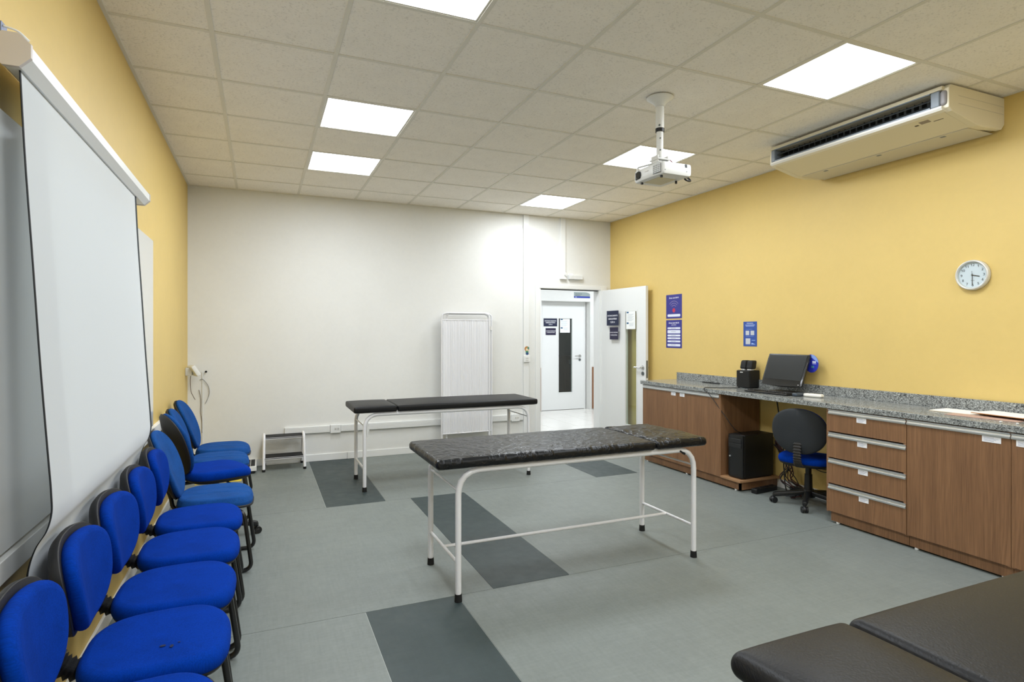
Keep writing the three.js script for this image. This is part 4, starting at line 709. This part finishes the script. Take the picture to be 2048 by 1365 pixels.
// ---------------------------------------------------------------- wall fittings
{
  const t = thing('cable_trunking', 'long white ribbed cable trunking along the white wall', 'trunking', [0, 0, 0]);
  const seg = (a, b) => { part(t, 'duct', box(a, b, .325, .402, ZB, ZB + .03, .004), M.plastic); for (let i = 0; i < 3; i++) part(t, 'rib', box(a + .012, b - .012, .342 + i * .018, .344 + i * .018, ZB + .0295, ZB + .0312), M.plasticGrey); };
  seg(.48, .968); seg(1.088, 2.3); seg(2.303, 3.235); seg(3.352, 3.405);
  for (const [x, lab] of [[1.028, 'white double socket on the trunking beside the step stool'], [3.294, 'white double socket on the trunking beside the doorway']]) {
    const s = thing('wall_socket', lab, 'socket', [x, .36, ZB]); part(s, 'plate', box(-.058, .058, -.048, .048, 0, .036, .005), M.plastic); for (const dx of [.0, .03]) { const g = part(s, 'outlet', box(dx - .011, dx + .011, -.014, .014, .0355, .0385, .003), M.plasticGrey); part(g, 'pin_hole', [rod([dx - .004, 0, .0386], [dx - .004, 0, .0389], .0025), rod([dx + .004, 0, .0386], [dx + .004, 0, .0389], .0025)], M.dark); }
  }
  const c = thing('cable_conduit', 'white vertical conduit with the light switch, from floor to ceiling', 'conduit', [0, 0, 0]); part(c, 'duct', box(3.412, 3.49, .0, HC, ZB, ZB + .024, .003), M.plastic); part(c, 'joint_sleeve', box(3.409, 3.493, 2.86, 2.875, ZB, ZB + .026, .002), M.plastic);
  const c2 = thing('cable_conduit', 'short white vertical conduit above the doorway', 'conduit', [0, 0, 0]); part(c2, 'duct', box(3.965, 4.04, 2.26, HC, ZB, ZB + .024, .003), M.plastic); part(c2, 'end_box', box(3.955, 4.05, 2.195, 2.285, ZB, ZB + .04, .004), M.plastic); part(c2, 'socket', [rod([4.02, 2.255, ZB + .04], [4.02, 2.255, ZB + .05], .012), rod([4.02, 2.255, ZB + .05], [4.03, 2.235, ZB + .055], .006)], M.plasticGrey);
  const e = thing('emergency_light', 'small white emergency light block above the doorway', 'emergency light', [4.19, 2.228, ZB]); part(e, 'case', box(-.105, .105, -.028, .028, 0, .045, .004), M.plastic); for (let i = 0; i < 3; i++) part(e, 'rib', box(-.1, .1, -.018 + i * .014, -.016 + i * .014, .0445, .0462), M.plasticGrey); for (let i = 0; i < 3; i++) part(e, 'divider', box(-.09 + i * .022, -.088 + i * .022, -.026, .026, .0445, .0464), M.plasticGrey); part(e, 'plug', box(-.085, -.04, .028, .05, 0, .03, .003), M.plastic);
  const sw = thing('light_switch', 'white light switch on the conduit beside the doorway', 'switch', [3.452, 1.125, ZB + .024]); part(sw, 'plate', box(-.046, .046, -.042, .042, 0, .022, .004), M.plastic); part(sw, 'rocker', [box(-.02, .02, .006, .024, .021, .026, .002), box(-.02, .02, -.024, -.006, .021, .026, .002)], M.plasticGrey);
  const st = thing('sticker', 'small die-cut sticker with orange, green and blue areas above the switch', 'sticker', [3.458, 1.24, ZB + .0245]);
  const bits = [[0, .018, .034, .034, 0xb98247], [.004, .008, .02, .02, 0xf0d9b8], [.02, .028, .014, .018, 0x5f8f7a], [.002, -.022, .022, .016, 0x4e8f68], [.004, -.045, .022, .018, 0x2f4f7c]];
  bits.forEach(([x, y, a, b, col], i) => { const s = new THREE.Shape(); s.absellipse(x, y, a, b, 0, Math.PI * 2); const g = new THREE.ExtrudeGeometry(s, { depth: .0004, bevelEnabled: false, curveSegments: 20 }); g.translate(0, 0, i * .0005); part(st, 'print', g, std(col, .5)); });
  // scale display in the corner on the left wall
  const d = thing('scale_display', 'white angled weighing display mounted by the room corner', 'display', [XL, 1.075, -4.06], Math.PI / 2);
  const dg = padBox(.17, .12, .045, .012, 8, 8, 4); dg.rotateX(-.55); dg.rotateY(.35); dg.translate(0.0, .0, .075); part(d, 'case', dg, M.plastic);
  const dw = box(-.05, .05, .005, .035, .023, .0245); dw.rotateX(-.55); dw.rotateY(.35); dw.translate(0, 0, .075); part(d, 'readout', dw, M.plasticGrey); part(d, 'bracket', box(-.03, .03, -.05, .03, 0, .06, .004), M.plasticGrey);
  const wire = (lab, pts, r, mat) => { const w = thing('wall_cable', lab, 'cable', [0, 0, 0]); part(w, 'sheath', tube(pts, r, 50, 6), mat); };
  wire('thin brown wire hanging loose from the weighing display', [[-.43, 1.02, -4.07], [-.435, .96, -4.08], [-.43, .86, -4.1], [-.41, .80, -4.12], [-.395, .765, -4.14]], .003, std(0x5d4436, .6));
  wire('white thin wire running down the white wall in the corner', [[-.335, 1.05, ZB + .006], [-.335, .8, ZB + .006], [-.335, .5, ZB + .006], [-.335, .085, ZB + .006]], .004, M.plastic);
  wire('grey wire looped beside the corner on the white wall', [[-.36, .965, ZB + .008], [-.33, .97, ZB + .012], [-.28, .9, ZB + .012], [-.27, .82, ZB + .01], [-.29, .75, ZB + .008], [-.31, .71, ZB + .006]], .0035, std(0x9a9a98, .6));
  wire('thin dark wire with a knot hanging down the white wall', [[-.368, .86, ZB + .008], [-.352, .78, ZB + .01], [-.35, .70, ZB + .008], [-.352, .62, ZB + .01], [-.34, .52, ZB + .008], [-.338, .40, ZB + .011]], .0025, std(0x5b4a40, .6));
  const hk = thing('wall_hook', 'small black knob on the white wall near the corner', 'hook', [-.3, 1.052, ZB]); part(hk, 'stem', rod([0, 0, 0], [0, 0, .02], .005), M.plastic); part(hk, 'knob', rod([0, 0, .016], [0, 0, .03], .011, 16), M.rubber);
}

scene.traverse(o => { if (o.isMesh) { o.castShadow = true; o.receiveShadow = true; } });
renderer.render(scene, camera);
